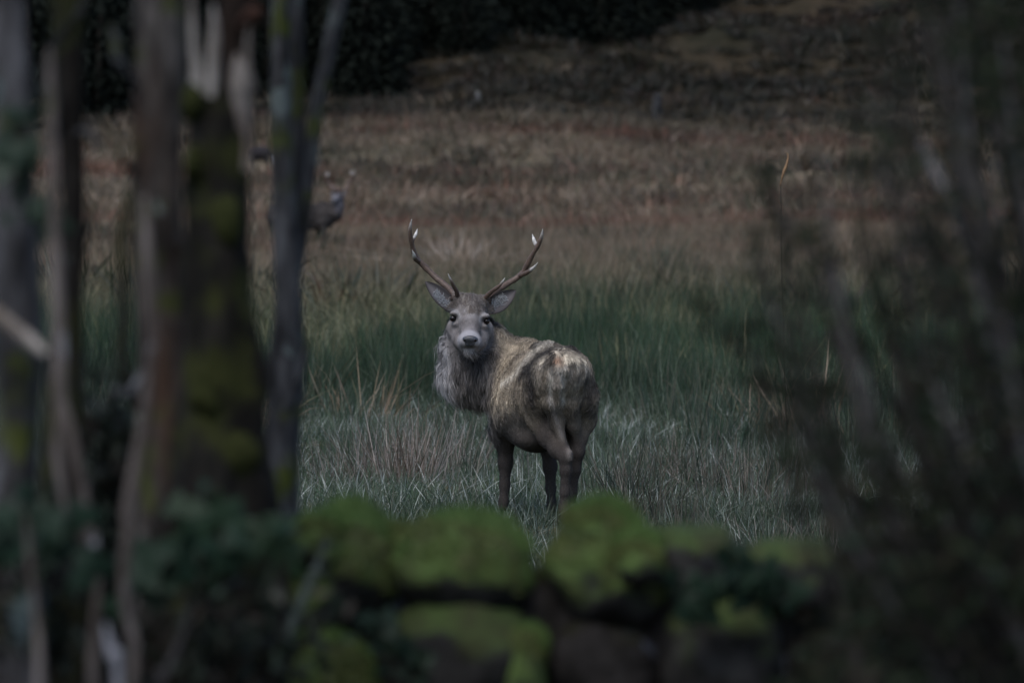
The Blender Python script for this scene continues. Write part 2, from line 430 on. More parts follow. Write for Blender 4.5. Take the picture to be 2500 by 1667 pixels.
def moor():
    vs = [tuft('moor_tuft', n=60, rad=0.35, h0=0.25, h1=0.65, lean=0.6, width=0.016, cols=G_MOOR, curl=0.7, levels=3, seed=80 + k) for k in range(8)]
    def den(x, d):
        far_deer = (np.abs(px_of(x, d) - 810) < 85) & (d > 108) & (d < 130)
        return (1 - 0.93 * far_deer) * np.maximum(sstep(60, 82, d + 8 * pn(x, d, 0.15, 7)), .16 * (pn(x, d, .45, 23) > .05)) * (0.45 + 0.55 * (pn(x, d, 0.25, 12) > -0.1))
    p, rot, r = spots(46, 150, 5.0, 1.4, den, 24)
    scatter('moor_grass', vs, p, rot, scl3(r, len(p), 0.8, 1.4), 'tan tussocky moor grass beyond the green rushes', 'grass')
    vs = [tuft('far_tuft', n=46, rad=0.7, h0=0.3, h1=0.8, lean=0.9, width=0.05, cols=[tuple(0.9 * q for q in c) for c in G_MOOR], curl=0.9, levels=2, seed=95 + k) for k in range(6)]
    den3 = lambda x, d: (0.25 + 0.75 * (pn(x * 0.5, d, 0.12, 14) > 0.0)) * sstep(275, 205, d + 18 * pn(x, d, 0.06, 18))
    p, rot, r = spots(140, 275, 1.2, 1.4, den3, 25)
    scatter('far_moor_grass', vs, p, rot, scl3(r, len(p), 0.8, 1.5), 'blurred tan grass on the flat below the hill', 'grass')
    # dark heather and rush clumps that spot the moor and the hill
    cols = [(0.03, 0.035, 0.02), (0.045, 0.04, 0.025), (0.025, 0.03, 0.016), (0.06, 0.035, 0.025)]
    vs = [tuft('heather_tuft', n=90, rad=0.6, h0=0.3, h1=0.7, lean=1.0, width=0.05, cols=cols, curl=0.6, levels=2, seed=120 + k) for k in range(5)]
    den4 = lambda x, d: (pn(x * 0.6, d, 0.10, 15) > 0.25) * np.interp(d, [75, 220, 250], [.25, .35, .8]) + np.interp(d, [75, 220, 250], [.04, .06, .35])
    p, rot, r = spots(75, 420, 0.55, 1.4, den4, 26)
    scatter('heather', vs, p, rot, scl3(r, len(p), 0.6, 1.7), 'dark heather clumps dotted over the moor and hillside', 'heather')
moor()

# ------------------------------------------------------------------ single tussocks one can tell apart
def tussock(px, d, seed, label, group=None, cols=G_DEAD, n=150, rad=0.2, h0=0.3, h1=0.75, width=0.0075, lean=0.38, curl=0.35, name='rush_tussock'):
    q = P(px, 900, d); x = q.x; z = float(ground(np.array([x]), np.array([d]))[0])
    V, Q, T, c = blade_arrays(n=n, rad=rad, h0=h0, h1=h1, lean=lean, width=width, cols=cols, curl=curl, levels=4, seed=seed)
    me = mesh_np(name, V, [Q, T], c); me.materials.append(GRASS)
    o = bpy.data.objects.new(name, me); COL.objects.link(o); o.location = (x, d, z)
    return tag(o, label, 'rush tussock' if name == 'rush_tussock' else 'grass tussock', group)
tussock(1000, 40.4, 1, 'tall brown dead rush tussock below the stag\'s mane, thickest of the brown ones', n=230, rad=0.24, h1=0.85)
tussock(925, 41.2, 2, 'thin leaning brown rush tussock between the widest brown tussock and the slim grey trunk', n=90, h1=0.8, lean=0.55)
tussock(1115, 41.8, 3, 'ragged brown rush tussock just below the stag\'s chest, beside its near foreleg', n=100, h1=0.72)
tussock(830, 40.6, 4, 'low sparse brown tussock by the slim grey trunk', n=70, h1=0.5, lean=0.6)
G_MIX = [(0.03, 0.045, 0.03), (0.045, 0.05, 0.03), (0.10, 0.08, 0.06), (0.02, 0.03, 0.02), (0.15, 0.13, 0.11)]
grp = 'dark rush tussocks behind the wall right of the stag'
for k, (px, d, n) in enumerate([(1545, 38.6, 120), (1640, 41.0, 140), (1735, 39.4, 150), (1830, 38.2, 130), (1930, 40.2, 130), (1590, 36.9, 90)]):
    tussock(px, d, 20 + k, 'dark stiff rush tussock with dead stems in the grass beside the stag\'s hindquarters', grp, cols=G_MIX, n=n, h1=0.62, lean=0.5)
tussock(1120, 98, 31, 'big pale straw tussock of bent grass behind the stag\'s antlers', cols=[(0.40, 0.35, 0.29), (0.30, 0.25, 0.19), (0.46, 0.41, 0.35)], n=260, rad=0.35, h0=0.6, h1=1.15, width=0.022, lean=0.75, curl=1.6, name='grass_tussock')
for k, (px, d) in enumerate([(1640, 92), (1590, 100)]):
    tussock(px, d, 50 + k, 'dark green rush clump in the tan moor grass', 'dark clumps in the moor grass', cols=G_RUSH, n=200, rad=0.5, h0=0.4, h1=1.0, width=0.02, lean=0.5)
# ------------------------------------------------------------------ stags: one implicit surface each
class Field:
    def __init__(s, lo, hi, h):
        s.h = h; s.o = np.array(lo, float)
        s.n = np.ceil((np.array(hi) - s.o) / h).astype(int) + 1
        s.F = np.full(tuple(s.n), 0.25, np.float32)
    def _sub(s, lo, hi):
        a = np.clip(np.floor((np.array(lo) - s.o) / s.h).astype(int), 0, s.n - 1)
        b = np.clip(np.ceil((np.array(hi) - s.o) / s.h).astype(int) + 1, 0, s.n)
        sl = tuple(slice(i, j) for i, j in zip(a, b))
        g = [s.o[i] + s.h * np.arange(a[i], b[i], dtype=np.float32) for i in range(3)]
        return sl, g[0][:, None, None], g[1][None, :, None], g[2][None, None, :]
    def _join(s, sl, d, k):
        A = s.F[sl]
        h = np.clip(0.5 + 0.5 * (A - d) / k, 0, 1)
        s.F[sl] = A * (1 - h) + d * h - k * h * (1 - h)
    def cone(s, a, b, ra, rb, k=0.03):
        a = np.array(a, float); b = np.array(b, float); R = max(ra, rb) + k + 0.03
        sl, X, Y, Z = s._sub(np.minimum(a, b) - R, np.maximum(a, b) + R)
        ab = b - a; L = float(ab @ ab) + 1e-9
        t = np.clip(((X - a[0]) * ab[0] + (Y - a[1]) * ab[1] + (Z - a[2]) * ab[2]) / L, 0, 1)
        d = np.sqrt((X - a[0] - t * ab[0]) ** 2 + (Y - a[1] - t * ab[1]) ** 2 + (Z - a[2] - t * ab[2]) ** 2) - (ra + t * (rb - ra))
        s._join(sl, d.astype(np.float32), k)
    def chain(s, pts, rad, k=0.03):
        for i in range(len(pts) - 1): s.cone(pts[i], pts[i + 1], rad[i], rad[i + 1], k)
    def ell(s, c, r, yaw=0.0, k=0.03):
        c = np.array(c, float); R = max(r) + k + 0.03
        sl, X, Y, Z = s._sub(c - R, c + R)
        x = X - c[0]; y = Y - c[1]; z = Z - c[2]
        cs, sn = math.cos(yaw), math.sin(yaw)
        u = (x * cs + y * sn) + 0 * z; v = (-x * sn + y * cs) + 0 * z; w = z + 0 * u
        k0 = np.sqrt((u / r[0]) ** 2 + (v / r[1]) ** 2 + (w / r[2]) ** 2); k1 = np.sqrt((u / r[0] ** 2) ** 2 + (v / r[1] ** 2) ** 2 + (w / r[2] ** 2) ** 2) + 1e-6
        s._join(sl, (k0 * (k0 - 1) / k1).astype(np.float32), k)
    def torso(s, st, k=0.04):
        """st rows: centre x, y, z, half width, half height, ordered along the spine"""
        st = np.array(st, float)
        A = catmull(st, 60); fwd = (st[-1, :2] - st[0, :2]); fwd /= np.linalg.norm(fwd); lat = np.array([fwd[1], -fwd[0]])
        S = A[:, 0] * fwd[0] + A[:, 1] * fwd[1]; Lc = A[:, 0] * lat[0] + A[:, 1] * lat[1]
        m = 0.4
        sl, X, Y, Z = s._sub(A[:, :3].min(0) - m, A[:, :3].max(0) + m)
        sv = X * fwd[0] + Y * fwd[1] + 0 * Z; lv = X * lat[0] + Y * lat[1] + 0 * Z; zv = Z + 0 * sv
        lc = np.interp(sv, S, Lc); zc = np.interp(sv, S, A[:, 2]); w = np.interp(sv, S, A[:, 3]); h = np.interp(sv, S, A[:, 4])
        over = np.maximum(np.maximum(S[0] - sv, sv - S[-1]), 0)
        q = np.sqrt(((lv - lc) / w) ** 2 + ((zv - zc) / h) ** 2)
        d = (q - 1) * np.minimum(w, h) + over
        s._join(sl, d.astype(np.float32), k)
    def mesh(s):
        F = s.F; nx, ny, nz = F.shape; I = F < 0
        c = np.zeros((nx - 1, ny - 1, nz - 1), np.int8)
        for a in (0, 1):
            for b in (0, 1):
                for e in (0, 1):
                    c += I[a:nx - 1 + a, b:ny - 1 + b, e:nz - 1 + e]
        act = (c > 0) & (c < 8); ijk = np.argwhere(act)
        idx = np.full(c.shape, -1, np.int64); idx[act] = np.arange(len(ijk))
        acc = np.zeros((len(ijk), 3)); cnt = np.zeros(len(ijk))
        corners = [(a, b, e) for a in (0, 1) for b in (0, 1) for e in (0, 1)]
        for p in corners:
            for ax in range(3):
                if p[ax]: continue
                q = list(p); q[ax] = 1
                f0 = F[ijk[:, 0] + p[0], ijk[:, 1] + p[1], ijk[:, 2] + p[2]]; f1 = F[ijk[:, 0] + q[0], ijk[:, 1] + q[1], ijk[:, 2] + q[2]]
                m = (f0 < 0) != (f1 < 0)
                t = np.where(m, f0 / np.where(m, f0 - f1, 1), 0)
                pos = np.tile(np.array(p, float), (len(ijk), 1)); pos[:, ax] += t
                acc[m] += pos[m]; cnt[m] += 1
        V = s.o + s.h * (ijk + acc / np.maximum(cnt, 1)[:, None])
        Q = []
        for ax in range(3):
            sl0 = [slice(1, -1)] * 3; sl1 = [slice(1, -1)] * 3; sl0[ax] = slice(0, -1); sl1[ax] = slice(1, None)
            a = I[tuple(sl0)]; b = I[tuple(sl1)]
            for flip, mk in ((False, a & ~b), (True, b & ~a)):
                e = np.argwhere(mk)
                if not len(e): continue
                o = np.ones(3, int); o[ax] = 0; e = e + o
                u, v = [i for i in range(3) if i != ax]
                if ax == 1: u, v = v, u
                def cell(du, dv):
                    g = e.copy(); g[:, u] -= du; g[:, v] -= dv
                    return idx[g[:, 0], g[:, 1], g[:, 2]]
                q = np.stack([cell(1, 1), cell(0, 1), cell(0, 0), cell(1, 0)], -1)
                Q.append(q[:, ::-1] if flip else q)
        return V, np.vstack(Q)

def vnormals(V, Q):
    n = np.cross(V[Q[:, 2]] - V[Q[:, 0]], V[Q[:, 3]] - V[Q[:, 1]])
    out = np.zeros_like(V)
    for k in range(4): np.add.at(out, Q[:, k], n)
    return out / (np.linalg.norm(out, axis=1)[:, None] + 1e-12)
def relax(V, Q, it=2):
    E = np.vstack([Q[:, [0, 1]], Q[:, [1, 2]], Q[:, [2, 3]], Q[:, [3, 0]]])
    for _ in range(it):
        s = np.zeros_like(V); c = np.zeros(len(V))
        np.add.at(s, E[:, 0], V[E[:, 1]]); np.add.at(c, E[:, 0], 1); np.add.at(s, E[:, 1], V[E[:, 0]]); np.add.at(c, E[:, 1], 1)
        V = 0.5 * V + 0.5 * s / c[:, None]
    return V

def fur_mesh(V, Q, Nn, cnt, style, seed, width=0.003):
    """tapered hair blades rooted on a surface; style(p, n) gives direction, length, colour and a keep chance"""
    r = np.random.default_rng(seed)
    T = np.vstack([Q[:, [0, 1, 2]], Q[:, [0, 2, 3]]])
    ar = np.linalg.norm(np.cross(V[T[:, 1]] - V[T[:, 0]], V[T[:, 2]] - V[T[:, 0]]), axis=1)
    ti = r.choice(len(T), cnt, p=ar / ar.sum())
    a, b = r.uniform(0, 1, cnt), r.uniform(0, 1, cnt); m = a + b > 1; a[m], b[m] = 1 - a[m], 1 - b[m]
    w = np.stack([1 - a - b, a, b], -1)[:, :, None]
    p = (V[T[ti]] * w).sum(1); n = (Nn[T[ti]] * w).sum(1); n /= np.linalg.norm(n, axis=1)[:, None]
    d, L, c, keep, lift = style(p, n)
    k = r.uniform(0, 1, cnt) < keep
    p, n, d, L, c, lift = p[k], n[k], d[k], L[k], c[k], lift[k]; cnt = len(p)
    cl = np.stack([vnoise(p, 26, 3), vnoise(p, 26, 4), vnoise(p, 26, 5)], -1)          # locks
    nk_ = np.clip(L / .06, .05, 1); d = d + (0.62 * nk_)[:, None] * cl + 0.16 * r.normal(0, 1, (cnt, 3))
    d = d - n * (d * n).sum(1)[:, None]; d /= np.linalg.norm(d, axis=1)[:, None] + 1e-9
    L = L * r.uniform(0.6, 1.2, cnt) * (1 + 0.5 * nk_ * vnoise(p, 30, 8))
    stray = (r.uniform(0, 1, cnt) < .07) & (L > .025); L = np.where(stray, L * 1.35, L); lift = np.where(stray, lift * 2.0, lift)
    dir0 = d + n * (lift * (1 + 0.7 * nk_ * vnoise(p, 22, 9)))[:, None]; dir0 /= np.linalg.norm(dir0, axis=1)[:, None]
    side = np.cross(n, d) + 0.5 * r.normal(0, 1, (cnt, 3)); side /= np.linalg.norm(side, axis=1)[:, None]
    W = width * r.uniform(0.7, 1.3, cnt) * np.clip(L / 0.03, 0.7, 1.2)
    p0 = p - n * 0.002; p1 = p + dir0 * (L * 0.55)[:, None]; p2 = p1 + (d * 0.93 - n * 0.12 * lift[:, None] + np.array([0, 0, -0.12])) * (L * 0.5)[:, None]
    hw = (side * W[:, None]) / 2
    VV = np.stack([p0 - hw, p0 + hw, p1 - hw * 0.8, p1 + hw * 0.8, p2], 1).reshape(-1, 3)
    o = np.arange(cnt) * 5
    QQ = np.stack([o, o + 1, o + 3, o + 2], -1); TT = np.stack([o + 2, o + 3, o + 4], -1)
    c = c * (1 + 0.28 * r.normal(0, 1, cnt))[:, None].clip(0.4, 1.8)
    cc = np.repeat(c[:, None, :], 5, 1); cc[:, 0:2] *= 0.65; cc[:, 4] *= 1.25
    return mesh_np('fur', VV, [QQ, TT], cc.reshape(-1, 3).clip(0, 1))

HIDE = mat_vcol('hide_material', 0.9, 0.1)
FUR = mat_vcol('fur_material', 0.6, 0.3, trans=0.12)
ANTLER = mat_vcol('antler_material', 0.55, 0.35, var=0.45, vscale=60)
m_, nt_, b_ = newmat('eye_material', 0.22, 0.3); b_.inputs['Base Color'].default_value = (0.006, 0.004, 0.004, 1); EYE = m_
m_, nt_, b_ = newmat('nose_material', 0.35, 0.5)
nt_.links.new(mix(nt_, ramp(nt_, noise(nt_, coords(nt_), 60, 4), 0.4, 0.65), (0.014, 0.015, 0.018), (0.038, 0.041, 0.052)), b_.inputs['Base Color'])
bump(nt_, b_, noise(nt_, coords(nt_), 260, 3), 0.5, 0.004); NOSE = m_
m_, nt_, b_ = newmat('hoof_material', 0.6, 0.3)
nt_.links.new(mix(nt_, ramp(nt_, noise(nt_, coords(nt_), 40, 4), 0.4, 0.65), (0.012, 0.011, 0.01), (0.035, 0.03, 0.026)), b_.inputs['Base Color']); HOOF = m_

def antler(parent, beam, tines, rb):
    if not isinstance(tines[0], tuple): tines, rb = rb, tines
    mb = MB()
    def piece(pts, rad, pale):
        V, Q, T, t = tube_arrays(pts, rad, seg=12, n=max(14, len(pts) * 5), rough=0.16, rscale=42, seed=3)
        w = sstep(pale, min(pale + 0.22, 1.0), t)[:, None]
        base = np.array([0.11, 0.074, 0.058]) * (0.75 + 0.5 * t)[:, None]
        c = base * (1 - w) + np.array([0.55, 0.53, 0.50]) * w
        mb.add(V, Q, T, c)
    piece(beam, rb, 0.84)
    for pts, rad, pale in tines: piece(pts, rad, pale)
    # the burr at the base
    a, b = Vector(beam[0]), Vector(beam[1]); u = (b - a).normalized()
    mb.tube([a - u * 0.004, a + u * 0.008, a + u * 0.018, a + u * 0.026], [rb[0] * 1.15, rb[0] * 1.5, rb[0] * 1.45, rb[0] * 0.9], col=(0.07, 0.05, 0.042), seg=14, n=10, rough=0.2, rscale=90)
    return link('antler', mb.mesh('antler'), ANTLER, parent)
def ear(parent, base, tip, width, up, face, scale_fur=1.0, seed=0):
    """cupped, leaf shaped ear from base to tip; face points out of the cup"""
    base, tip, face = Vector(base), Vector(tip), Vector(face).normalized()
    ax = tip - base; L = ax.length; ax.normalize(); sd_ = ax.cross(face).normalized(); fc = sd_.cross(ax).normalized()
    nu, nv = 15, 11; V = []; C = []
    for layer in (0, 1):
        for i in range(nu):
            t = i / (nu - 1)
            w = width * 0.5 * (max(0.0, math.sin(math.pi * (0.12 + 0.88 * t) ** 0.85)) ** 0.75) * (1.0 if t < 0.97 else 0.7) + 0.002
            for j in range(nv):
                v = j / (nv - 1) * 2 - 1
                cup = (v * v) * width * 0.30 * math.sin(math.pi * min(1, 0.15 + t * 0.85)) + 0.10 * L * (t * t) * 0.35
                q = base + ax * (L * t) + sd_ * (w * v) + fc * (cup - (0.007 if layer else 0))
                V.append(q)
                edge = abs(v) ** 3
                edge = min(1.0, abs(v) ** 2 + max(0.0, t - .75) * 2.5); inner = np.array([0.12, 0.11, 0.115]) * (1 - edge) + np.array([0.035, 0.031, 0.031]) * edge
                C.append(inner if layer == 0 else np.array([0.075, 0.066, 0.062]))
    Q = []
    m = nu * nv
    for i in range(nu - 1):
        for j in range(nv - 1):
            a = i * nv + j
            Q.append((a, a + 1, a + nv + 1, a + nv)); Q.append((m + a, m + a + nv, m + a + nv + 1, m + a + 1))
    rim = [i * nv for i in range(nu)] + [(nu - 1) * nv + j for j in range(1, nv)] + [i * nv + nv - 1 for i in range(nu - 2, -1, -1)]
    for a, b in zip(rim[:-1], rim[1:]): Q.append((a, b, m + b, m + a))
    V = np.array([list(v) for v in V])
    o = link('ear', mesh_np('ear', V, np.array(Q), np.array(C)), HIDE, parent)
    # long pale hairs inside the cup
    r = np.random.default_rng(seed); mb = MB(); n = 260
    t = r.uniform(0.10, 0.62, n); v = r.uniform(-0.45, 0.40, n)
    for k in range(n):
        i = int(t[k] * (nu - 1)); j = int((v[k] + 1) / 2 * (nv - 1)); p = V[i * nv + j]
        d = np.array(ax * 0.7 + fc * 0.35 + sd_ * float(r.normal(0, 0.5))); l = 0.034 * r.uniform(0.5, 1.1) * scale_fur
        s = np.array(sd_) * 0.0016; e = p + d * l; mdl = p + d * l * 0.5 + np.array(fc) * l * 0.25
        c = np.array([0.42, 0.43, 0.45]) * r.uniform(0.5, 1.1)
        mb.add([p - s, p + s, mdl + s, mdl - s, e], [[0, 1, 2, 3]], [[3, 2, 4]], c)
    f = link('ear_hair', mb.mesh('ear_hair'), FUR, o, kind='stuff')
    return o
def eyeball(parent, c, r, look):
    V, Q, T, t = tube_arrays([Vector(c) + Vector(look).normalized() * (r * x) for x in (-0.9, -0.6, 0, 0.6, 0.95)], [r * x for x in (0.3, 0.8, 1.0, 0.8, 0.3)], seg=16, n=14)
    return link('eye', mesh_np('eye', V, [Q, T]), EYE, parent)
def hoof(parent, p, fwd, r):
    """two cloven toes"""
    mb = MB(); f = Vector((fwd[0], fwd[1], 0)).normalized(); s = Vector((f.y, -f.x, 0))
    for k in (-1, 1):
        c = Vector(p) + s * (k * r * 0.5)
        mb.tube([c + Vector((0, 0, 0.075)), c + f * r * 0.3 + Vector((0, 0, 0.045)), c + f * r * 0.7 + Vector((0, 0, 0.018)), c + f * r * 1.0 + Vector((0, 0, 0.002))],
                [r * 0.5, r * 0.62, r * 0.58, r * 0.3], seg=10, n=10)
    return link('hoof', mb.mesh('hoof'), HOOF, parent)

# ------------------------------------------------------------------ the stag that looks back at the camera
def build_stag():
    gz = lambda p: float(ground(np.array([p.x]), np.array([p.y]))[0])
    root = empty('stag', (0.22, 36.35, gz(Vector((0.22, 36.35, 0)))), 'large grey-brown stag looking back over its shoulder with pale tipped antlers', 'stag')
    f = Field((-0.62, 35.45, -0.02), (0.68, 37.40, 1.50), 0.0055)
    # trunk
    st = [(.330, 35.715, .965, .04, .05), (.325, 35.75, .955, .115, .11), (.310, 35.83, .925, .168, .165), (.282, 35.97, .890, .198, .205), (.230, 36.2, .790, .228, .275),
          (.160, 36.5, .735, .258, .325), (.085, 36.8, .755, .232, .312), (.03, 37.0, .80, .17, .24), (.0, 37.13, .80, .09, .14), (-.01, 37.17, .80, .03, .05)]
    f.torso(st)
    # hip points and spine
    f.chain([C2(1000, 300, 35.95), C2(960, 290, 36.25), C2(860, 285, 36.6), C2(800, 285, 36.85)], [.045, .035, .04, .06], .05)
    f.ell(C2(925, 300, 36.02), (.05, .09, .045), k=.05); f.ell(C2(1120, 318, 36.02), (.045, .08, .04), k=.05)
    # neck and mane
    f.chain([C2(700, 480, 36.82), C2(560, 465, 36.84), C2(440, 425, 36.82), C2(402, 290, 36.80), C2(412, 130, 36.78)], [.225, .205, .175, .15, .118], .06)
    f.chain([C2(490, 170, 36.84), C2(580, 250, 36.86), C2(690, 340, 36.88)], [.085, .10, .11], .06)
    f.ell(C2(390, 500, 36.78), (.15, .14, .14), k=.07)
    f.ell(C2(690, 560, 36.80), (.13, .2, .2), k=.08)
    # head
    f.ell(C1(778, 985, 36.71), (.105, .12, .085), k=.03)
    f.ell(C1(772, 1090, 36.65), (.110, .10, .075), k=.03)
    f.chain([C1(772, 1060, 36.60), C1(774, 1180, 36.52), C1(775, 1262, 36.455)], [.072, .060, .054], .035)
    f.ell(C1(772, 1290, 36.44), (.070, .055, .052), k=.025)
    f.ell(C1(705, 1310, 36.45), (.030, .045, .040), k=.02); f.ell(C1(838, 1315, 36.45), (.030, .045, .040), k=.02)
    f.chain([C1(640, 1180, 36.70), C1(690, 1300, 36.56), C1(735, 1370, 36.49)], [.062, .05, .035], .04)
    f.chain([C1(905, 1185, 36.70), C1(850, 1310, 36.56), C1(800, 1375, 36.49)], [.062, .05, .035], .04)
    f.ell(C1(766, 1388, 36.475), (.048, .045, .027), k=.015)
    f.ell(C1(628, 1038, 36.59), (.034, .040, .017), k=.02); f.ell(C1(917, 1064, 36.59), (.034, .040, .017), k=.02)
    f.ell(C1(640, 1140, 36.60), (.026, .035, .018), k=.025); f.ell(C1(912, 1160, 36.60), (.026, .035, .018), k=.025)
    f.ell(C1(655, 905, 36.72), (.034, .034, .035), k=.03); f.ell(C1(905, 925, 36.72), (.034, .034, .035), k=.03)
    f.ell(C1(590, 985, 36.74), (.035, .035, .035), k=.03); f.ell(C1(968, 1000, 36.74), (.035, .035, .035), k=.03)
    # legs: fore left, fore right, hind left, hind right
    FL = [C2(700, 640, 36.84), C2(672, 830, 36.84), C2(665, 950, 36.86), C2(668, 1080, 36.87), C2(662, 1240, 36.87), C2(655, 1350, 36.86), C2(653, 1385, 36.86)]
    f.chain(FL, [.13, .088, .056, .044, .031, .028, .032], .03)
    FR = [C2(940, 660, 36.93), C2(955, 880, 36.95), C2(968, 1000, 36.96), C2(978, 1110, 36.96), C2(982, 1260, 36.96), C2(990, 1360, 36.95), C2(992, 1385, 36.95)]
    f.chain(FR, [.13, .07, .047, .042, .029, .027, .031], .03)
    HL = [C2(935, 440, 35.95), C2(925, 620, 36.0), C2(938, 770, 36.06), C2(985, 890, 36.0), C2(1040, 985, 35.92), C2(1084, 1035, 35.87), C2(1088, 1130, 35.88), C2(1083, 1280, 35.90), C2(1075, 1395, 35.91), C2(1072, 1430, 35.90)]
    f.chain(HL, [.115, .125, .110, .086, .060, .041, .034, .029, .028, .032], .03)
    f.chain([C2(985, 470, 35.83), C2(995, 640, 35.85), C2(1025, 800, 35.90), C2(1085, 1005, 35.865)], [.065, .066, .044, .014], .03)
    f.cone(C2(1105, 1015, 35.84), C2(1110, 1050, 35.845), .026, .024, .02)
    HR = [C2(1140, 440, 35.97), C2(1172, 620, 36.03), C2(1182, 780, 36.11), C2(1165, 905, 36.06), C2(1170, 1005, 36.02), C2(1150, 1130, 36.04), C2(1130, 1290, 36.06), C2(1122, 1390, 36.07), C2(1120, 1425, 36.06)]
    f.chain(HR, [.115, .126, .104, .064, .042, .034, .029, .028, .032], .03)
    f.chain([C2(1085, 490, 35.86), C2(1108, 650, 35.89), C2(1138, 820, 35.96), C2(1178, 985, 36.01)], [.062, .062, .042, .016], .03)
    # tail
    f.chain([C2(1020, 340, 35.74), C2(1022, 420, 35.70), C2(1030, 540, 35.71), C2(1036, 650, 35.75)], [.034, .032, .027, .012], .015)
    # belly fold and groin
    f.ell(C2(880, 905, 36.35), (.13, .20, .09), k=.07)
    V, Q = f.mesh(); V = relax(V, Q, 12)
    nrm = vnormals(V, Q)
    # pixel coordinates of points, to lay the coat out over the body
    def uv2(p):
        return ((1250 + p[:, 0] / p[:, 1] * FPX) - 1000) * 2.851, (344 + (CAMZ - p[:, 2]) / p[:, 1] * FPX - 750) * 2.851
    headc = np.array(C1(775, 1130, 36.60)); tailc = np.array(C2(1020, 350, 35.70)); muz = np.array(C1(772, 1310, 36.44))
    fw = np.array([-0.243, 0.97, 0])
    poll = np.array(C1(780, 900, 36.72))
    def coat(p, n):
        u, v = uv2(p); y = p[:, 1]; z = p[:, 2]
        nz = fbm(p, 9, 31, 3); nz2 = fbm(p * np.array([1, 1, .5]), 24, 33, 2)
        c = np.tile(np.array([.185, .152, .115]), (len(p), 1))
        def put(w, col):
            nonlocal c
            w = np.clip(w, 0, 1)[:, None]; c = c * (1 - w) + np.array(col) * w
        put(sstep(-.15, .5, nz) * .6, (.105, .088, .068))
        put(sstep(.93, 1.10, z + .05 * nz) * (y < 36.75) * .85, (.055, .047, .040))                 # dark back line, moulting
        put(sstep(.15, .45, nz2) * sstep(.88, 1.0, z) * (y < 36.8), (.23, .20, .16))
        side = sstep(36.12, 36.3, y) * sstep(37.0, 36.7, y) * sstep(.55, .75, z)
        put(side * (.6 + .5 * nz), (.31, .26, .195))
        dt = np.linalg.norm((p - tailc) * np.array([.75, .6, 1.15]), axis=1)
        rear = (n @ -fw) > -.15
        put(np.exp(-((u - 1015) / 190) ** 2 - ((v - 345 - ((u - 1015) / 190) ** 2 * 28) / 46) ** 2) * (1.0 + .5 * nz2) * (y < 36.05), (.58, .51, .41))     # buff rump patch
        put(sstep(.40, .10, dt + .07 * nz) * rear * (z < 1.0) * (.4 + .5 * nz2), (.26, .235, .205))
        put(np.exp(-((u - 1022) / 40) ** 2 - ((v - 362) / 34) ** 2) * .85 * (y < 35.9), (.26, .13, .075))
        put(np.exp(-((np.abs(u - 1028) - 42) / 16) ** 2) * (y < 35.86) * sstep(380, 440, v) * sstep(720, 640, v) * .9, (.42, .39, .35)); put(np.exp(-((u - 1028) / 24) ** 2) * (y < 35.8) * sstep(400, 450, v) * sstep(700, 620, v) * .5, (.13, .11, .095))
        # dark streak on the haunch below the hip
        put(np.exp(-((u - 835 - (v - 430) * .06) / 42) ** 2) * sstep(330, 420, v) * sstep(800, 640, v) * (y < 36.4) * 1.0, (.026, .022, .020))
        put(np.exp(-((u - 945) / 95) ** 2) * sstep(640, 760, v) * (y < 36.25) * .95, (.034, .029, .026))  # gaskin coloured darker, shade under the top light put into the coat
        put(sstep(.02, .22, fbm(p, 13, 91, 3)) * sstep(460, 380, v) * (u > 760) * (y < 36.5) * .85, (.030, .026, .023))
        put(sstep(.10, .30, fbm(p, 12, 93, 3)) * sstep(1120, 1200, u) * sstep(800, 700, v) * .8, (.038, .032, .028))
        put(np.exp(-((u - 1265 + (v - 560) * .05) / 40) ** 2) * sstep(430, 520, v) * sstep(800, 700, v) * .7, (.06, .05, .044))
        put(np.exp(-((u - 1135) / 60) ** 2) * sstep(620, 720, v) * (y < 36.2) * .6, (.07, .06, .055))
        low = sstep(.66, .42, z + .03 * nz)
        put(np.clip(sstep(690, 760, v + 40 * nz2) * (u < 880) * (y > 36.1) * sstep(1000, 900, v * 0 + v), 0, 1) * .8, (.085, .074, .066))
        ridge = 250 + 270 * sstep(1010, 640, u) ** 1.4                                                # pale hair ridge over the flank
        put(np.exp(-((v - ridge) / 26) ** 2) * (u < 1000) * (u > 640) * (y > 35.9) * (y < 36.7) * .9, (.42, .38, .32))
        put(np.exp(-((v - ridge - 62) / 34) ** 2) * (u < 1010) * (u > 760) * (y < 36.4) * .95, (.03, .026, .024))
        put(low, (.042, .035, .032))  # dark brown legs, deepened further to carry the shade from overhead light
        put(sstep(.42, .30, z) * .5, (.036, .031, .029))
        put(np.exp(-((u - 1112) / 22) ** 2 - ((v - 1020) / 60) ** 2) * .7, (.20, .175, .16))          # pale hock
        put(np.exp(-((u - 990 - (v - 650) * .28) / 22) ** 2) * sstep(540, 620, v) * sstep(960, 880, v) * (y < 36.05) * .55, (.20, .18, .17))
        neck = sstep(640, 540, u + 20 * nz) * sstep(1000, 900, v)
        put(neck * .95, (.120, .108, .102))
        put(neck * sstep(-.15, .4, nz) * .85, (.05, .044, .042)); put(neck * np.exp(-((u - 440) / 110) ** 2 - ((v - 480) / 190) ** 2) * .6, (.045, .040, .039))
        put(neck * np.exp(-((u - 245) / 55) ** 2) * .85, (.26, .255, .265))
        put(neck * sstep(600, 700, v) * .5, (.20, .19, .19))
        put(np.exp(-((u - 560) / 60) ** 2) * sstep(130, 200, v) * sstep(520, 420, v) * .7, (.05, .046, .045))
        dh = np.linalg.norm((p - headc) * np.array([1, .8, 1]), axis=1)
        head = sstep(.235, .19, dh) * (y < 36.80) * (z > 0.98)
        U = (u / 2.851 + 1000 - 950) * 3.92; W = (v / 2.851 + 750 - 500) * 3.92
        put(head, (.185, .168, .166))
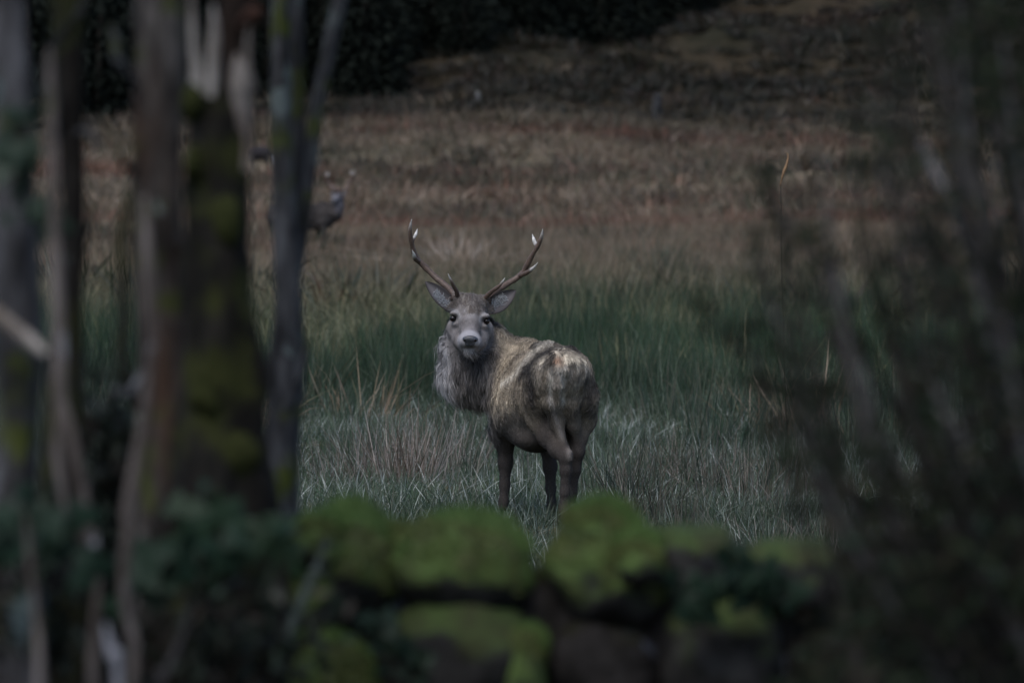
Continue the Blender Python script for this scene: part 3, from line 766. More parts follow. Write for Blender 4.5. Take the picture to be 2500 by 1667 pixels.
        put(head * sstep(1075, 985, W + 60 * nz), (.095, .080, .071)); put(head * sstep(.0, .5, nz2) * .55, (.10, .09, .087)); put(head * sstep(.1, .5, fbm(p, 60, 77, 2)) * sstep(1080, 1000, W) * .5, (.26, .235, .215))
        put(head * np.exp(-((U - 772) / 90) ** 2 - ((W - 1040) / 45) ** 2) * (.5 + nz), (.36, .34, .345))
        put(head * np.exp(-((U - 700) / 30) ** 2 - ((W - 1125) / 35) ** 2) * .7, (.08, .07, .068))
        put(head * np.exp(-((U - 845) / 30) ** 2 - ((W - 1150) / 35) ** 2) * .7, (.08, .07, .068))
        for ex, ey in ((612, 1080), (936, 1108)):
            q = np.hypot((U - ex) / 62, (W - ey) / 66); put(head * np.exp(-((q - 1.05) / .28) ** 2) * (.65 if True else 1) * sstep(60, -40, W - ey - 30), (.36, .345, .35))
        put(head * np.exp(-((U - 772) / 80) ** 2 - ((W - 1190) / 60) ** 2) * .4, (.26, .245, .258))
        dm = np.hypot((U - 768) / 112, (W - 1305) / 105)
        put(head * sstep(1.15, .85, dm) * (y < 36.55), (.33, .318, .338))
        put(head * np.exp(-((U - 772) / 85) ** 2 - ((W - 1364) / 17) ** 2) * (y < 36.53), (.015, .014, .014))
        put(head * np.exp(-((U - 766) / 65) ** 2 - ((W - 1400) / 18) ** 2) * (y < 36.53) * .8, (.42, .41, .42))
        lk = fbm(p * np.array([1, 1, .45]), 34, 71, 2)[:, None]
        body_ = (1 - head)[:, None] * sstep(.5, .7, z)[:, None]
        return (1.22 - .22 * head[:, None]) * c * (1 + (.34 + .3 * neck[:, None]) * lk * body_).clip(.35, 1.7)
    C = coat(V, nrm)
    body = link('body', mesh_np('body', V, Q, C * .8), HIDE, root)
    def style(p, n):
        u, v = uv2(p); y = p[:, 1]; z = p[:, 2]
        c = coat(p, n)
        down = np.array([0, 0, -1.0])
        d = np.tile(-fw * .55 + down * .75, (len(p), 1))
        rear = sstep(35.95, 35.8, y)[:, None]
        outw = np.stack([(p[:, 0] - .33) * 1.6, np.zeros(len(p)), np.full(len(p), -1.0)], -1)
        d = d * (1 - rear) + outw * rear
        neck = (sstep(680, 560, u) * sstep(1000, 900, v))[:, None]
        d = d * (1 - neck) + (down * 1.0 + np.array([.15, 0, 0])) * neck
        dh = np.linalg.norm((p - headc) * np.array([1, .8, 1]), axis=1)
        head = sstep(.24, .19, dh) * (y < 36.80) * (z > 0.98)
        hd = p - muz; hd /= np.linalg.norm(hd, axis=1)[:, None] + 1e-9
        d = d * (1 - head[:, None]) + hd * head[:, None]
        L = np.full(len(p), .028) + .010 * vnoise(p, 6, 44)
        L = L + neck[:, 0] * .034 + neck[:, 0] * sstep(250, 450, v) * .018
        L = L * (1 - .62 * sstep(.80, .44, z) * (1 - neck[:, 0]))
        L = L * (1 - head) + (.012 + .008 * sstep(1080, 980, (v / 2.851 + 250) * 3.92)) * head
        eye_ring = np.minimum(np.hypot(((u / 2.851 + 50) * 3.92 - 610) / 60, ((v / 2.851 + 250) * 3.92 - 1086) / 60), np.hypot(((u / 2.851 + 50) * 3.92 - 935) / 60, ((v / 2.851 + 250) * 3.92 - 1114) / 60)); L = np.where((eye_ring < 1.1) & (head > .5), .005, L)
        L = np.where((np.hypot(((u / 2.851 + 50) * 3.92 - 768) / 130, ((v / 2.851 + 250) * 3.92 - 1320) / 125) < 1) & (head > .5) & (y < 36.56), .005, L)
        crown = np.exp(-((np.linalg.norm(p - poll, axis=1)) / .09) ** 2) * head; L = L + .026 * crown
        lift = np.full(len(p), .34) + .14 * neck[:, 0]; lift = lift * (1 - head) + .25 * head
        W = (v / 2.851 + 750 - 500) * 3.92; U = (u / 2.851 + 1000 - 950) * 3.92
        nose = (np.hypot((U - 775) / 72, (W - 1300) / 48) < 1) & (y < 36.46)
        eyes = (np.hypot((U - 608) / 34, (W - 1085) / 36) < 1) | (np.hypot((U - 937) / 36, (W - 1115) / 36) < 1)
        keep = np.where((nose | eyes) & (y < 36.75), 0.0, 1.0)
        return d, L, c, keep, lift
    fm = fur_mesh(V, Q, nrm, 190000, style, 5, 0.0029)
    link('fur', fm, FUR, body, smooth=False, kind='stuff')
    # antlers
    bl = [C1(640, 905, 36.72), C1(610, 850, 36.74), C1(560, 790, 36.78), C1(450, 700, 36.84), C1(340, 590, 36.86), C1(262, 510, 36.84), C1(225, 410, 36.80), C1(205, 310, 36.76), C1(203, 220, 36.73), C1(217, 138, 36.70)]
    rl = [.0225, .0215, .020, .019, .019, .0185, .0155, .0135, .0115, .0012]
    antler(root, bl, [([C1(660, 890, 36.71), C1(640, 820, 36.66), C1(600, 745, 36.60), C1(563, 658, 36.56)], [.0155, .0140, .0105, .001], .70),
                      ([C1(290, 545, 36.85), C1(252, 520, 36.80), C1(238, 480, 36.75), C1(220, 433, 36.72)], [.016, .014, .0095, .001], .45),
                      ([C1(222, 360, 36.78), C1(240, 315, 36.79), C1(256, 280, 36.80), C1(271, 230, 36.82)], [.012, .0105, .0105, .001], .2)], rl)
    br = [C1(925, 920, 36.72), C1(965, 875, 36.74), C1(1040, 815, 36.78), C1(1150, 745, 36.84), C1(1265, 670, 36.86), C1(1315, 590, 36.84), C1(1365, 490, 36.80), C1(1425, 390, 36.76), C1(1458, 310, 36.73), C1(1470, 231, 36.70)]
    antler(root, br, [([C1(912, 905, 36.71), C1(975, 835, 36.66), C1(1055, 775, 36.60), C1(1110, 698, 36.56)], [.0155, .0140, .0105, .001], .70),
                      ([C1(1250, 680, 36.85), C1(1325, 645, 36.80), C1(1380, 605, 36.75), C1(1424, 552, 36.72)], [.015, .014, .010, .001], .45),
                      ([C1(1425, 415, 36.77), C1(1402, 380, 36.79), C1(1385, 335, 36.80), C1(1370, 280, 36.82)], [.012, .0115, .0105, .001], .2)], rl)
    ear(root, C1(598, 985, 36.735), C1(345, 735, 36.72), .105, None, (0.25, -1, 0.1), seed=1)
    ear(root, C1(958, 1000, 36.735), C1(1216, 818, 36.72), .118, None, (-0.2, -1, -0.1), seed=2)
    eyeball(root, C1(611, 1087, 36.584), .021, (-.55, -.8, .0)); eyeball(root, C1(934, 1115, 36.586), .020, (.6, -.78, .0))
    # nose pad with nostrils
    nb = Field(tuple(np.array(C1(775, 1300, 36.40)) - .09), tuple(np.array(C1(775, 1300, 36.40)) + .09), 0.004)
    nb.ell(C1(775, 1286, 36.394), (.046, .020, .024), k=.008); nb.ell(C1(774, 1328, 36.398), (.032, .018, .022), k=.012)
    nb.ell(C1(722, 1285, 36.402), (.014, .015, .014), k=.008); nb.ell(C1(830, 1288, 36.402), (.014, .015, .014), k=.008)
    NV, NQ = nb.mesh(); no = link('nose', mesh_np('nose', NV, NQ), NOSE, root)
    for q in (C1(733, 1295, 36.384), C1(820, 1298, 36.384)):
        mb = MB(); mb.tube([q + Vector((0, .012, .003)), q, q + Vector((0, -.004, -.002))], [.009, .011, .006], seg=10, n=8)
        link('nostril', mb.mesh('nostril'), EYE, no)
    for L_, r_ in ((FL, .031), (FR, .031), (HL, .032), (HR, .032)):
        a = L_[-1]; g = gz(a)
        mb = MB(); hoof(root, Vector((a.x - .243 * .015, a.y + .015, g)), (-.243, .97), r_ * 1.05)
        f_ = Vector((a.x, a.y, g + .07))
        # pastern between fetlock and hoof
        mb.tube([a, a.lerp(f_, .5), f_, f_ - Vector((0, 0, .03))], [.028, .024, .026, .026], col=(.05, .042, .038), seg=12, n=10)
        link('pastern', mb.mesh('pastern'), HIDE, root)
    return root
build_stag()

# ------------------------------------------------------------------ the second stag, far behind, head turned towards the camera
def build_far_stag():
    D = 128.0; S = lambda u, v, dd=0.0: P(600 + u / 6.03, 380 + v / 6.03, D + dd)
    base = S(1000, 1345); gz = float(ground(np.array([base.x]), np.array([D]))[0])
    root = empty('stag', (base.x, D, gz), 'distant dark stag with pale neck standing half hidden behind the slim grey trunk', 'stag')
    c0 = S(1100, 800)
    f = Field((c0.x - 1.7, D - .7, gz - .02), (c0.x + .8, D + .7, gz + 1.75), 0.014)
    px = lambda u, v, dd=0.0: Vector((S(u, v).x, D + dd, S(u, v).z))
    st = [(px(330, 930).x, D, px(0, 900).z, .05, .06), (px(370, 900).x, D, px(0, 890).z, .17, .2), (px(480, 900).x, D, px(0, 885).z, .21, .25), (px(700, 920).x, D, px(0, 900).z, .23, .28), (px(980, 930).x, D, px(0, 905).z, .23, .29), (px(1200, 900).x, D, px(0, 890).z, .2, .28), (px(1300, 880).x, D, px(0, 880).z, .12, .18), (px(1335, 880).x, D, px(0, 880).z, .04, .05)]
    f.torso(st)
    f.chain([px(1180, 850), px(1290, 840), px(1345, 740), px(1370, 650)], [.24, .19, .14, .11], .06)
    f.ell(px(1365, 610, -.04), (.11, .12, .10), k=.03)
    f.chain([px(1350, 615, -.1), px(1310, 640, -.22)], [.075, .055], .03)
    for u, v0, v1, dd in ((1140, 960, 1345, -.14), (1060, 960, 1345, .14), (470, 930, 1345, -.15), (400, 930, 1345, .13)):
        f.chain([px(u, v0, dd), px(u + 8, (v0 + v1) / 2, dd), px(u, v1 - 20, dd)], [.12, .055, .035], .04)
    V, Q = f.mesh(); V = relax(V, Q, 2); n = vnormals(V, Q)
    hx = px(1370, 620).x; hz = px(0, 620).z
    def coat(p, nn=None):
        nz = fbm(p, 5, 3, 2)
        c = np.tile(np.array([.042, .036, .034]), (len(p), 1)) * (1 + .3 * nz)[:, None]
        nk = np.maximum(sstep(px(1290, 0).x, px(1350, 0).x, p[:, 0]) * sstep(px(0, 850).z, px(0, 740).z, p[:, 2] + .05 * nz), sstep(px(1370, 0).x, px(1420, 0).x, p[:, 0]) * sstep(px(0, 920).z, px(0, 860).z, p[:, 2]))[:, None]  # pale neck, plus a lit right edge put into the colour
        c = c * (1 - nk) + np.array([.10, .094, .106]) * nk
        mz = np.exp(-(((p[:, 0] - px(1310, 0).x) / .06) ** 2 + ((p[:, 2] - px(0, 632).z) / .05) ** 2))[:, None] * .8
        c = c * (1 - mz) + np.array([.5, .49, .54]) * mz
        return c
    body = link('body', mesh_np('body', V, Q, coat(V)), HIDE, root)
    def style(p, nn):
        d = np.tile(np.array([-.5, 0, -.8]), (len(p), 1)); L = np.where(p[:, 2] - gz < .5, .02, .05)
        return d, L, coat(p), np.ones(len(p)), np.full(len(p), .35)
    link('fur', fur_mesh(V, Q, n, 9000, style, 8, .012), FUR, body, smooth=False, kind='stuff')
    r = [.022, .02, .018, .017, .014, .002]
    antler(root, [px(1400, 560), px(1470, 510, .05), px(1500, 440, .1), px(1540, 370, .1), px(1585, 310, .05), px(1592, 215)], [q * 2.6 for q in r],
           [([px(1405, 550, -.02), px(1400, 490, -.12), px(1390, 440, -.16)], [.018, .014, .002], .6), ([px(1585, 310, .05), px(1560, 270), px(1540, 215)], [.016, .014, .002], .3)])
    antler(root, [px(1345, 560), px(1300, 500, .05), px(1240, 440, .1), px(1200, 390, .1), px(1180, 320, .05), px(1190, 240)], [q * 2.6 for q in r],
           [([px(1340, 550, -.02), px(1320, 490, -.12), px(1325, 440, -.16)], [.018, .014, .002], .6), ([px(1182, 330, .05), px(1210, 290), px(1225, 240)], [.016, .014, .002], .3)])
    ear(root, px(1330, 580, -.02), px(1240, 545, -.02), .11, None, (0, -1, .1), seed=5); ear(root, px(1410, 575, -.02), px(1490, 545, -.02), .11, None, (0, -1, .1), seed=6)
    eyeball(root, px(1318, 600, -.14), .024, (-.5, -.8, 0)); eyeball(root, px(1378, 602, -.13), .024, (.6, -.8, 0))
    mb = MB(); q = px(1303, 645, -.28); mb.tube([q + Vector((0, .02, 0)), q, q - Vector((0, .012, 0))], [.03, .034, .02], seg=10, n=8)
    link('nose', mb.mesh('nose'), NOSE, root)
    for u, dd in ((1140, -.14), (1060, .14), (470, -.15), (400, .13)):
        a = px(u, 1340, dd); hoof(root, Vector((a.x, a.y, gz)), (1, 0), .035)
    return root
build_far_stag()
# ------------------------------------------------------------------ far background: wood on the hill, grazing sheep, posts
def conifer(seed, h=11.0):
    """spire of needle sprays round a straight stem"""
    r = np.random.default_rng(seed); mb = MB()
    mb.tube([(0, 0, -.3), (0, 0, h * .5), (0, 0, h)], [.16, .1, .02], col=(.03, .026, .022), seg=6, n=6)
    n = 2600; z = h * (1 - np.sqrt(r.uniform(.0, 1, n))) * .96 + .5
    lobe = 1 + .35 * vnoise(np.stack([z * .8, np.zeros(n), np.zeros(n)], -1), 1.0, seed)
    a = r.uniform(0, 6.283, n); rad = (h - z) * (.20 + .05 * r.uniform()) * lobe * r.uniform(.25, 1.08, n) * (1 + .3 * vnoise(np.stack([np.cos(a) * 1.6, np.sin(a) * 1.6, z * .7], -1), 1.0, seed + 3)) + .1
    p = np.stack([np.cos(a) * rad, np.sin(a) * rad, z - rad * .25], -1)
    d_ = np.stack([np.cos(a), np.sin(a), np.full(n, -.35)], -1) + .4 * r.normal(0, 1, (n, 3)); d_ /= np.linalg.norm(d_, axis=1)[:, None]
    s_ = np.cross(d_, r.normal(0, 1, (n, 3))); s_ /= np.linalg.norm(s_, axis=1)[:, None]; L = r.uniform(.25, .6, n)[:, None]
    V = np.stack([p - d_ * L * .4, p - s_ * L * .22, p + d_ * L * .6, p + s_ * L * .22], 1).reshape(-1, 3); o = np.arange(n) * 4
    c = np.array([.008, .0105, .0085]) * r.uniform(.8, 1.25, n)[:, None]
    mb.add(V, np.stack([o, o + 1, o + 2, o + 3], -1), None, np.repeat(c, 4, 0))
    return mb.mesh('conifer')
NEEDLE = mat_vcol('needle_material', 0.9, 0.05)
def far_wood():
    vs = [conifer(k) for k in range(5)]
    for m in vs: m.materials.append(NEEDLE)
    r = np.random.default_rng(4); pts = []
    for _ in range(9000):
        x = r.uniform(-90, 70); d = r.uniform(245, 470)
        edge = 256 + max(0, x + 6.5) * 3.6 + 5 * vnoise(np.array([[x, 0, 0]]), .2, 4)[0] + max(0, -x - 25) * .3
        if d < edge or r.uniform() > .55 * math.exp(-(d - edge) / 80) + .10: continue
        pts.append((x, d))
    pts = np.array(pts); p = np.stack([pts[:, 0], pts[:, 1], ground(pts[:, 0], pts[:, 1])], -1); n = len(p)
    rot = np.stack([r.normal(0, .03, n), r.normal(0, .03, n), r.uniform(0, 6.28, n)], -1)
    scatter('far_wood', vs, p, rot, scl3(r, n, .6, 1.15), 'dark conifer wood covering the top of the hill', 'wood')
far_wood()

def sheep():
    D = 205; q = P(634, 346, D); gz = float(ground(np.array([q.x]), np.array([D]))[0])
    root = empty('sheep', (q.x, D, gz), 'tiny dark sheep with white face grazing far off between the tree trunks', 'sheep')
    x, z = q.x, gz
    f = Field((x - .8, D - .5, z - .02), (x + .9, D + .5, z + 1.1), .02)
    V3 = lambda a, b, c: (x + a, D + b, z + c)
    f.torso([(x - .5, D, z + .62, .05, .06), (x - .42, D, z + .6, .2, .2), (x, D, z + .6, .27, .25), (x + .3, D, z + .6, .22, .22), (x + .42, D, z + .58, .06, .07)])
    f.chain([V3(.33, 0, .62), V3(.52, 0, .42), V3(.58, 0, .28)], [.13, .09, .075], .05)
    for a, b in ((-.32, -.12), (-.32, .12), (.24, -.11), (.24, .11)): f.chain([V3(a, b, .45), V3(a, b, .2), V3(a, b, .0)], [.09, .04, .03], .03)
    V, Q = f.mesh(); V = relax(V, Q, 1)
    c = np.tile(np.array([.022, .020, .022]), (len(V), 1)); w = (sstep(x + .48, x + .54, V[:, 0]) * (V[:, 2] < z + .5))[:, None]; c = c * (1 - w) + np.array([.4, .4, .42]) * w
    w = (sstep(x - .36, x - .44, V[:, 0]) * (V[:, 2] < z + .55))[:, None] * .5; c = c * (1 - w) + np.array([.2, .22, .22]) * w
    link('body', mesh_np('body', V, Q, c), HIDE, root)
    fl = MB(); fl.tube([V3(.585, -.05, .26), V3(.60, -.06, .20), V3(.595, -.05, .15)], [.06, .055, .03], col=(.5, .5, .52), seg=10, n=8)
    link('face', fl.mesh('face'), HIDE, root)
    for s in (-1, 1):
        mb = MB(); mb.tube([V3(.53, s * .07, .38), V3(.53, s * .14, .37), V3(.53, s * .18, .35)], [.02, .03, .006], col=(.05, .045, .045), seg=8, n=8); link('ear', mb.mesh('ear'), HIDE, root)
sheep()

POSTM = mat_bark('post_material', (0.02, 0.021, 0.024), (0.045, 0.045, 0.048), mossamt=0.1, lichamt=0.1)
def post(px, py, d, h, r, label, lean=0.0, mat=POSTM):
    q = P(px, py, d); z = float(ground(np.array([q.x]), np.array([d]))[0])
    root = empty('fence_post', (q.x, d, z), label, 'post')
    mb = MB(); mb.tube([(q.x, d, z - .2), (q.x + lean * .5, d, z + h * .5), (q.x + lean, d, z + h)], [r, r, r * .9], seg=10, n=10, rough=.12); link('shaft', mb.mesh('shaft'), mat, root, smooth=False)
    mb = MB(); mb.tube([(q.x + lean, d, z + h), (q.x + lean, d, z + h + .03)], [r * .88, r * .6], seg=10, n=4); link('weathered_top', mb.mesh('weathered_top'), mat, root, smooth=False)
post(1600, 320, 232, 1.5, .20, 'thick dark leaning post at the foot of the hill', .12)
PALEP = mat_bark('pale_post_material', (0.16, 0.16, 0.17), (0.25, 0.25, 0.26), mossamt=0.1, lichamt=0.2)
post(1167, 250, 252, .62, .10, 'small pale post on the hillside below the dark wood', 0, PALEP)

# dead bracken frond: one tan curl beside the bush
def frond():
    D = 44.0; q = P(1912, 520, D); z = float(ground(np.array([q.x]), np.array([D]))[0])
    root = empty('bracken_frond', (q.x, D, z), 'tall dead stem with a curled orange-tan leaf tip standing among the rushes', 'dead frond')
    m = mat_vcol('frond_material', .8, .1, var=.3, vscale=30)
    mb = MB(); mb.tube([(q.x + .05, D, z), P(1915, 900, D), P(1908, 600, D), P(1906, 450, D)], [.005, .004, .003, .003], col=(.035, .035, .026), seg=6, n=20); link('stem', mb.mesh('stem'), m, root)
    pts = catmull([list(P(*w, D)) for w in ((1904, 455), (1912, 425), (1920, 405), (1924, 385), (1922, 375), (1914, 370))], 18); W = np.interp(np.linspace(0, 1, 18), [0, .3, .5, .75, 1], [.006, .034, .018, .010, .003])
    V = []; Q = []
    for k, (p, w) in enumerate(zip(pts, W)):
        V += [p + np.array([-w / 2, .01, 0]), p + np.array([0, -.006, 0]), p + np.array([w / 2, .01, 0]), p + np.array([0, .012, 0])]
    for k in range(17):
        for j in range(4): a = k * 4 + j; b = k * 4 + (j + 1) % 4; Q.append((a, b, b + 4, a + 4))
    link('leaf_tip', mesh_np('leaf_tip', np.array(V), np.array(Q), np.tile((.26, .16, .09), (len(V), 1))), m, root)
frond()

# ------------------------------------------------------------------ the mossy dry stone wall
MOSSY = mat_stone('mossy_stone_material', -0.12, moss=(.125, .185, .058))
MIDST = mat_stone('stone_material', 0.5, moss=(0.075, 0.108, 0.036))
BARE = mat_stone('bare_stone_material', 1.15, moss=(0.045, 0.055, 0.014), rock=(0.04, 0.036, 0.034))
def ico(sub):
    import bmesh
    bm = bmesh.new(); bmesh.ops.create_icosphere(bm, subdivisions=sub, radius=1)
    V = np.array([v.co[:] for v in bm.verts]); F = np.array([[v.index for v in f.verts] for f in bm.faces]); bm.free(); return V, F
def stone_mesh(sub, size, seed, power=3.2, amp=.10, top=0.0):
    V, F = ico(sub); s = (np.abs(V) ** power).sum(1) ** (-1 / power); V = V * s[:, None] * (1.0 / 1.12)
    V = V * (1 + amp * fbm(V + seed * 3.7, 1.3, seed, 4))[:, None]
    if top: V[:, 2] += top * np.clip(V[:, 2], 0, 1) * (1 - V[:, 0] ** 2)
    return mesh_np('stone', V * np.array(size), F)
WD = 13.0; WPX = WD / FPX
wall = empty('dry_stone_wall', (0, WD, float(ground(np.array([0.]), np.array([WD]))[0])), 'old dry stone wall with thick green moss on its coping stones', 'wall')
def stone(px0, px1, py0, py1, seed, mat, thick=.2, power=2.6, amp=.12, top=0.0, dd=0.0, rot=0.0, sub=4):
    c = P((px0 + px1) / 2, (py0 + py1) / 2, WD + dd)
    me = stone_mesh(sub, ((px1 - px0) / 2 * WPX, thick, (py1 - py0) / 2 * WPX), seed, power, amp, top)
    o = bpy.data.objects.new('stone', me); COL.objects.link(o); me.materials.append(mat)
    me.polygons.foreach_set('use_smooth', np.ones(len(me.polygons), bool))
    o.parent = wall; o.location = c - wall.location; o.rotation_euler = (0, rot, 0)
    return o
# coping stones seen in the photograph
stone(680, 1010, 1226, 1580, 1, MOSSY, .19, 2.1, .20); stone(700, 860, 1250, 1400, 31, MOSSY, .13, 2.0, .22, dd=-.10)
stone(930, 1335, 1232, 1530, 2, MOSSY, .22, 2.1, .13, dd=-.02); stone(900, 1060, 1262, 1400, 32, MOSSY, .13, 2.0, .2, dd=.06)
stone(1295, 1670, 1260, 1550, 3, MOSSY, .21, 2.1, .16); stone(1480, 1640, 1290, 1450, 33, MOSSY, .14, 2.0, .22, dd=-.1)
stone(1350, 1580, 1198, 1390, 4, MOSSY, .15, 2.0, .18, dd=.02)
stone(1590, 1800, 1268, 1470, 5, MIDST, .19, 2.9, .12)
stone(1760, 2080, 1296, 1500, 6, MIDST, .2, 2.8, .14)
stone(2040, 2330, 1272, 1500, 7, BARE, .2, 3.0, .12); stone(2300, 2650, 1290, 1520, 8, BARE, .2, 3.0, .12); stone(2620, 2900, 1260, 1500, 9, BARE, .2)
stone(430, 730, 1262, 1540, 10, MIDST, .2, 2.8, .12); stone(160, 460, 1275, 1540, 11, MIDST, .2, 3.0, .12); stone(-150, 190, 1260, 1540, 12, BARE, .2, 3.0); stone(-450, -120, 1265, 1540, 13, BARE, .2)
# second course
stone(655, 935, 1525, 1830, 14, MOSSY, .22, 2.1, .16, dd=-.08); stone(880, 1325, 1445, 1790, 15, MIDST, .22, 2.3, .16, dd=-.07); stone(1200, 1345, 1510, 1760, 16, MOSSY, .16, 2.6, .1, dd=-.12)
stone(1330, 1640, 1475, 1760, 17, BARE, .22, 2.4, .18); stone(1600, 1940, 1425, 1740, 18, MIDST, .22, 2.9, .12); stone(1900, 2260, 1485, 1760, 19, BARE, .22); stone(2220, 2600, 1490, 1770, 20, BARE, .22); stone(2570, 2900, 1490, 1770, 21, BARE, .22)
stone(330, 680, 1520, 1790, 22, MIDST, .22); stone(0, 350, 1525, 1790, 23, BARE, .22); stone(-430, 20, 1525, 1790, 24, BARE, .22)
# lower courses down to the ground and the wall's ends
variants = [stone_mesh(3, (1, 1, 1), 60 + k, 3.2, .1) for k in range(6)]
for m in variants: m.materials.append(BARE)
def lowstone(x, y, z, sx, sy, sz, k, s):
    o = bpy.data.objects.new('stone', variants[k % 6]); COL.objects.link(o); o.parent = wall
    o.location = Vector((x, y, z)) - wall.location; o.scale = (sx, sy, sz); o.rotation_euler = (0, random.uniform(-.08, .08), math.pi * (k % 2))
zt = P(1250, 1770, WD).z; rows = 3; gz0 = wall.location.z - .06; hh = (zt - gz0) / rows
for r_ in range(rows):
    x = -1.9 + .12 * (r_ % 2); k = r_ * 7
    while x < 1.9:
        w = random.uniform(.24, .42); lowstone(x + w / 2, WD + random.uniform(-.02, .02), gz0 + hh * (r_ + .5), w * .54, .25, hh * .56, k, 1); x += w; k += 1
# rubble hearting behind the face stones closes the joints
V, F = ico(3)
me = mesh_np('hearting', V * 1.0, F); hv = np.array([v.co[:] for v in me.vertices]); hs = (np.abs(hv) ** 8).sum(1) ** (-1 / 8); hv = hv * hs[:, None] * (1 + .03 * fbm(hv, 3, 2, 3))[:, None]
hc = Vector((0.02, WD + .06, (gz0 + P(0, 1400, WD).z) / 2)); hv = hv * np.array([1.75, .13, (P(0, 1400, WD).z - gz0) / 2]) + np.array(hc)
me.vertices.foreach_set('co', hv.astype(np.float32).ravel()); link('hearting', me, BARE, wall)

# moss fuzz: short upright shoots over the mossy copings
def moss_fuzz():
    mosm = mat_vcol('moss_material', .9, .05, trans=.2)
    for o in [c for c in wall.children if c.name.startswith('stone') and c.data.materials and c.data.materials[0] is MOSSY]:
        me = o.data; V = np.array([v.co[:] for v in me.vertices]); Nn = np.array([v.normal[:] for v in me.vertices]); F = np.array([list(p.vertices) for p in me.polygons])
        r = np.random.default_rng(len(V) + int(abs(o.location.x) * 1000))
        ar = np.linalg.norm(np.cross(V[F[:, 1]] - V[F[:, 0]], V[F[:, 2]] - V[F[:, 0]]), axis=1); n = 5000
        ti = r.choice(len(F), n, p=ar / ar.sum()); w = r.dirichlet((1, 1, 1), n)[:, :, None]
        p = (V[F[ti]] * w).sum(1); nn = (Nn[F[ti]] * w).sum(1)
        k = (nn[:, 2] + .7 * fbm(p, 9, 5, 2) > .05); p, nn = p[k], nn[k]; n = len(p)
        d = nn + .5 * r.normal(0, 1, (n, 3)) + np.array([0, 0, .3]); d /= np.linalg.norm(d, axis=1)[:, None]
        L = r.uniform(.008, .02, n); s = np.cross(d, r.normal(0, 1, (n, 3))); s /= np.linalg.norm(s, axis=1)[:, None]; s *= .004
        VV = np.stack([p - s, p + s, p + d * L[:, None]], 1).reshape(-1, 3); T = np.arange(n * 3).reshape(-1, 3)
        c = np.where(fbm(p, 7, 9, 2)[:, None] > .1, np.array([.135, .21, .066]), np.array([.165, .19, .068])) * r.uniform(.6, 1.3, n)[:, None]
        mo = bpy.data.objects.new('moss', mesh_np('moss', VV, T, np.repeat(c, 3, 0))); COL.objects.link(mo); mo.data.materials.append(mosm); mo.parent = o; mo['kind'] = 'stuff'
moss_fuzz()

# ------------------------------------------------------------------ trees
LEAFM = mat_vcol('leaf_material', .55, .3, trans=.25)
def leaf_cloud(centers, radii, n, size, cols, seed):
    r = np.random.default_rng(seed); centers = np.asarray(centers, float); k = r.integers(0, len(centers), n)
    v = r.normal(0, 1, (n, 3)); v /= np.linalg.norm(v, axis=1)[:, None]
    p = centers[k] + v * (np.asarray(radii)[k] * r.uniform(0, 1, n) ** .5)[:, None]
    return leaf_quads(p, size, cols, r)
def leaf_quads(p, size, cols, r, aspect=.5):
    n = len(p); d = r.normal(0, 1, (n, 3)); d[:, 2] -= .3; d /= np.linalg.norm(d, axis=1)[:, None]
    s = np.cross(d, r.normal(0, 1, (n, 3))); s /= np.linalg.norm(s, axis=1)[:, None]; L = (size * r.uniform(.6, 1.3, n))[:, None]
    up = np.cross(d, s) * L * .12
    V = np.stack([p, p + d * L * .5 - s * L * aspect * .5 + up, p + d * L, p + d * L * .5 + s * L * aspect * .5 + up], 1).reshape(-1, 3)
    o = np.arange(n) * 4; T = np.vstack([np.stack([o, o + 1, o + 2], -1), np.stack([o, o + 2, o + 3], -1)])
    pal = np.asarray(cols, float); c = pal[r.integers(0, len(pal), n)] * r.uniform(.6, 1.4, n)[:, None]
    return V, T, np.repeat(c, 4, 0)
LEAFC = [(.025, .035, .018), (.03, .045, .022), (.045, .05, .02), (.035, .03, .018)]
def down_to_ground(pts, rad, d, grow=1.25):
    """continue a trunk to the soil"""
    a, b = Vector(pts[-2]), Vector(pts[-1]); z = float(ground(np.array([b.x]), np.array([b.y]))[0]) - .15
    if b.z > z: pts.append(Vector((b.x + (b.x - a.x) * .3, b.y, z))); rad.append(rad[-1] * grow)
    return pts, rad
def trunk_pts(L, d): return [P(x, y, d + (q[0] if q else 0)) for x, y, *q in L]
